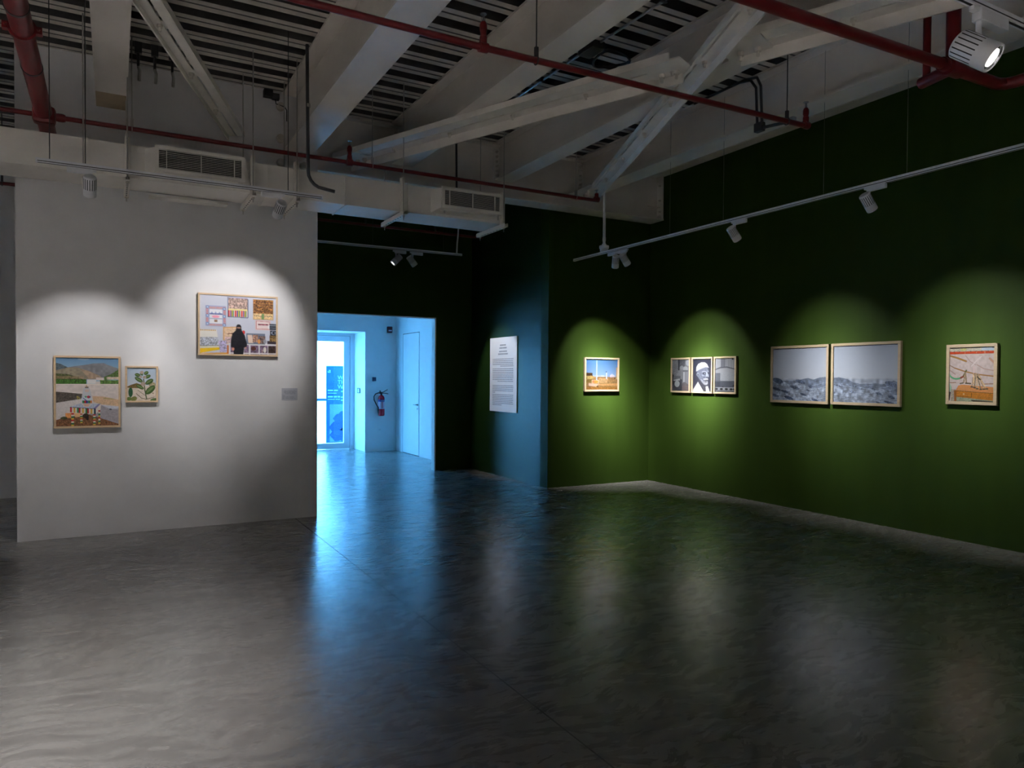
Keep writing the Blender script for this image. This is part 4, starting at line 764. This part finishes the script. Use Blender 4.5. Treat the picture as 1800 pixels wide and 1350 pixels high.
t = conduit('cable', [(4.62, 10.04, 3.95), (4.60, 10.02, 3.75), (4.575, 10.0, 3.6), (4.57, 10.0, 3.453)], .012, M_TRACK, 'pale flexible cable hanging down to the far lighting track', 'cable')
HK = ['dark hook fixing hanging beside the leftmost beam', 'dark hook fixing in the middle of the three behind the lone brace', 'dark hook fixing nearest the lone brace']
for k, (x, y) in enumerate(((.207, 7.5), (.343, 7.5), (.49, 7.5))):
    t = thing('ceiling_hook', (x, y, ZD), HK[k], 'ceiling fixing', 'dark hooks under the deck')
    MB().tube([(x, y, ZD), (x, y, 4.40)], .012, 8).build('rod', M_DARK, t); MB().box(x - .03, x + .03, y - .02, y + .02, 4.52, ZD).build('clamp', M_DARK, t)
    MB().tube([(x, y, 4.40), (x + .012, y, 4.36), (x + .006, y, 4.27)], .014, 8).build('hook_end', M_ZINC, t)
t = thing('cable_box', (1.5, 7.98, 4.55), 'small black box with bent cable at the top right of the white wall', 'junction box')
MB().box(1.40, 1.49, 7.96, 8.04, 4.53, 4.6).build('box', M_RUBBER, t); MB().box(1.49, 1.56, 7.97, 8.04, 4.52, 4.575).build('cover', M_DARK, t)
MB().tube([(1.52, 7.99, 4.52), (1.525, 7.99, 4.47), (1.61, 7.98, 4.45), (1.635, 7.98, 4.42), (1.635, 7.98, 4.3)], .006, 6).build('lead', M_RUBBER, t)

# ------------------------------------------------------------------ lighting tracks and spotlights
def track(label, p, q, wires, cat='lighting track'):
    p, q = Vector(p), Vector(q); t = thing('lighting_track', (p + q) / 2, label, cat, 'suspended lighting tracks')
    d = (q - p).normalized(); sd = d.cross(Vector((0, 0, 1))); hs = .017
    mb = MB(); mb.obox(p, q, .035, .032).build('rail', M_TRACK, t)
    g = MB(); g.obox(p + Vector((0, 0, -.0165)), q + Vector((0, 0, -.0165)), .012, .002)
    for s in (-1, 1): g.obox(p + sd * s * .0176 + Vector((0, 0, -.006)), q + sd * s * .0176 + Vector((0, 0, -.006)), .001, .006)
    g.build('slot', M_SLOT, t)
    for e, s in ((p, -1), (q, 1)): MB().obox(e, e + d * s * .012, .037, .034).build('end_cap', M_TRACK, t)
    for w in wires: MB().tube([p + d * w + Vector((0, 0, .016)), (p + d * w).to_2d().to_3d() + Vector((0, 0, ZD))], .0022 if t['label'].startswith('long') else .004, 6).build('suspension_wire', M_WIRE if t['label'].startswith('long') else M_DARK, t)
    return t
track('white lighting track hanging in front of the air duct at left', (-.505, 6.6, 3.20), (1.66, 6.6, 3.195), (.078, .315, 1.87))
track('long white lighting track running along the green right wall', (5.75, 8.55, 3.245), (5.75, -2.5, 3.265), (2.0, 2.85, 4.1, 4.9, 7.5, 9.5))
track('far white lighting track near the opening to the hall', (1.2, 10.0, 3.425), (4.64, 10.0, 3.435), (.6, 2.05, 3.15))
track('white lighting track at the upper right corner, closest to the camera', (-3.5, 1.905, 3.305), (5.2, 1.905, 3.305), (4.0, 7.9))

def spotlight(label, at, along, target, power, angle=50, blend=.45, r=.047, L=.165, grp='white track spotlights', col=(1, .98, .975), core=None):
    """at = point under the track where the adapter hangs; along = +1/-1 direction of the gear box along the track axis 'x' or 'y'"""
    ax, sgn = along; at = Vector(at); d = Vector((sgn, 0, 0)) if ax == 'x' else Vector((0, sgn, 0))
    t = thing('track_spotlight', at, label, 'spotlight', grp); k = r / .047
    mb = MB(); mb.obox(at - d * .02 + Vector((0, 0, -.022 * k)), at + d * .155 * k + Vector((0, 0, -.022 * k)), .032 * k, .042 * k).build('gear_box', M_LAMP, t, bevel=.004)
    MB().obox(at - d * .045 * k + Vector((0, 0, -.012)), at - d * .02 + Vector((0, 0, -.012)), .026, .02).build('lock_lever', M_LAMP, t)
    j = at + Vector((0, 0, -.043 * k)); e = j + Vector((0, 0, -.045 * k))
    MB().tube([j, e], .009 * k, 10).build('stem', M_LAMP, t, True)
    aim = (Vector(target) - e).normalized()
    side = aim.cross(Vector((0, 0, 1))).normalized(); upn = side.cross(aim)
    c0 = e - upn * (r * .9) - aim * L * .33                  # rear centre of the housing
    MB().lathe([(r * .82, 0), (r * .95, .006), (r, .016), (r, L * .5), (r, L - .006), (r * .97, L), (r * .88, L), (r * .80, L - .010), (.002, L - .011)], c0, aim, n=32).build('housing', M_LAMP, t, True)
    fn = MB()
    for q in range(18):                                      # dark cooling slots round the rear half
        a = 2 * PI * (q + .5) / 18; n = side * math.cos(a) + upn * math.sin(a); w = n.cross(aim)
        b0 = c0 + n * (r * .985); fn.add([b0 + aim * s + w * u + n * o for o in (-.004, .0012) for s, u in ((.014, -.0028), (L * .62, -.0028), (L * .62, .0028), (.014, .0028))], [(3, 2, 1, 0), (4, 5, 6, 7), (0, 1, 5, 4), (1, 2, 6, 5), (2, 3, 7, 6), (3, 0, 4, 7)])
    fn.build('cooling_slots', M_SLOT, t)
    MB().lathe([(r * .87, L - .002), (r * .79, L - .0085), (r * .62, L - .0095)], c0, aim, n=28, cap=False).build('reflector', M_REFLECT, t, True)
    MB().lathe([(r * .62, L - .0092), (r * .62, L - .0075)], c0, aim, n=24).build('lens', M_LED, t)
    lo = c0 + aim * (L + .012)
    lt = lamp_light(lo, target, power, angle, blend, color=col, core=core); lt.location = lo - at; lt.parent = t
    return t
spotlight('spotlight at the left of the left track, pointing at the white wall', (-.16, 6.6, 3.18), ('x', -1), (-.20, 8.04, 1.22), P_WHITE * .52, 60, .6)
spotlight('tilted spotlight near the right end of the left track', (1.29, 6.6, 3.178), ('x', -1), (1.07, 8.04, 2.02), P_WHITE * .66, 60, .6)
spotlight('spotlight on the right track end pointing down at the corner picture', (5.75, 7.60, 3.225), ('y', 1), (6.38, 8.65, 1.30), P_GREEN * 2.3, 60, .4, core=(8.2, .045))
spotlight('tilted spotlight beside it at the far end of the right track', (5.75, 7.385, 3.225), ('y', 1), (7.21, 7.46, 1.42), P_GREEN * 2.1, 62, .4, core=(8.2, .045))
spotlight('spotlight mid right track, above the middle of the green wall', (5.75, 5.53, 3.235), ('y', -1), (7.21, 5.40, 1.45), P_GREEN * .62, 64, .5, core=(10, .06))
spotlight('spotlight on the right track nearest the camera side', (5.75, 3.985, 3.24), ('y', -1), (7.21, 3.86, 1.5), P_GREEN * .42, 68, .5, core=(11, .09))
spotlight('spotlight pointing left on the far track', (3.60, 10.0, 3.41), ('x', 1), (1.7, 10.25, 1.4), P_WHITE * .9, 60, .7)
spotlight('spotlight pointing right on the far track at the text panel', (3.86, 10.0, 3.41), ('x', 1), (5.38, 10.05, 1.45), P_WHITE * .9, 46)
spotlight('large close spotlight with glowing lens in the top right corner', (3.53, 1.905, 3.288), ('x', 1), (4.47, -1.08, .7), P_GREEN * .35, 46, r=.066, L=.19)
for k, (x, tx, ty, tz, pw) in enumerate(((-2.0, -1.35, 3.3, 0, 1350), (-2.9, -3.9, 3.3, 0, 9500), (.8, .9, -.9, 0, 8000), (-3.2, -6.8, 1.5, 1.2, 1500))):  # all but the first are added, unseen lamps giving bounced fill light
    spotlight(['spotlight on the near track lighting the floor at the lower left', 'added unseen fill spotlight on the near track, bouncing off the left floor', 'added unseen fill spotlight on the near track, bouncing off the floor behind the camera', 'added unseen fill spotlight at the left end of the near track facing the left side wall'][k], (x, 1.905, 3.288), ('x', 1), (tx, ty, tz), pw, (72, 60, 70, 70)[k], (1.0, .8, .8, .8)[k], grp='spotlights behind the camera view')
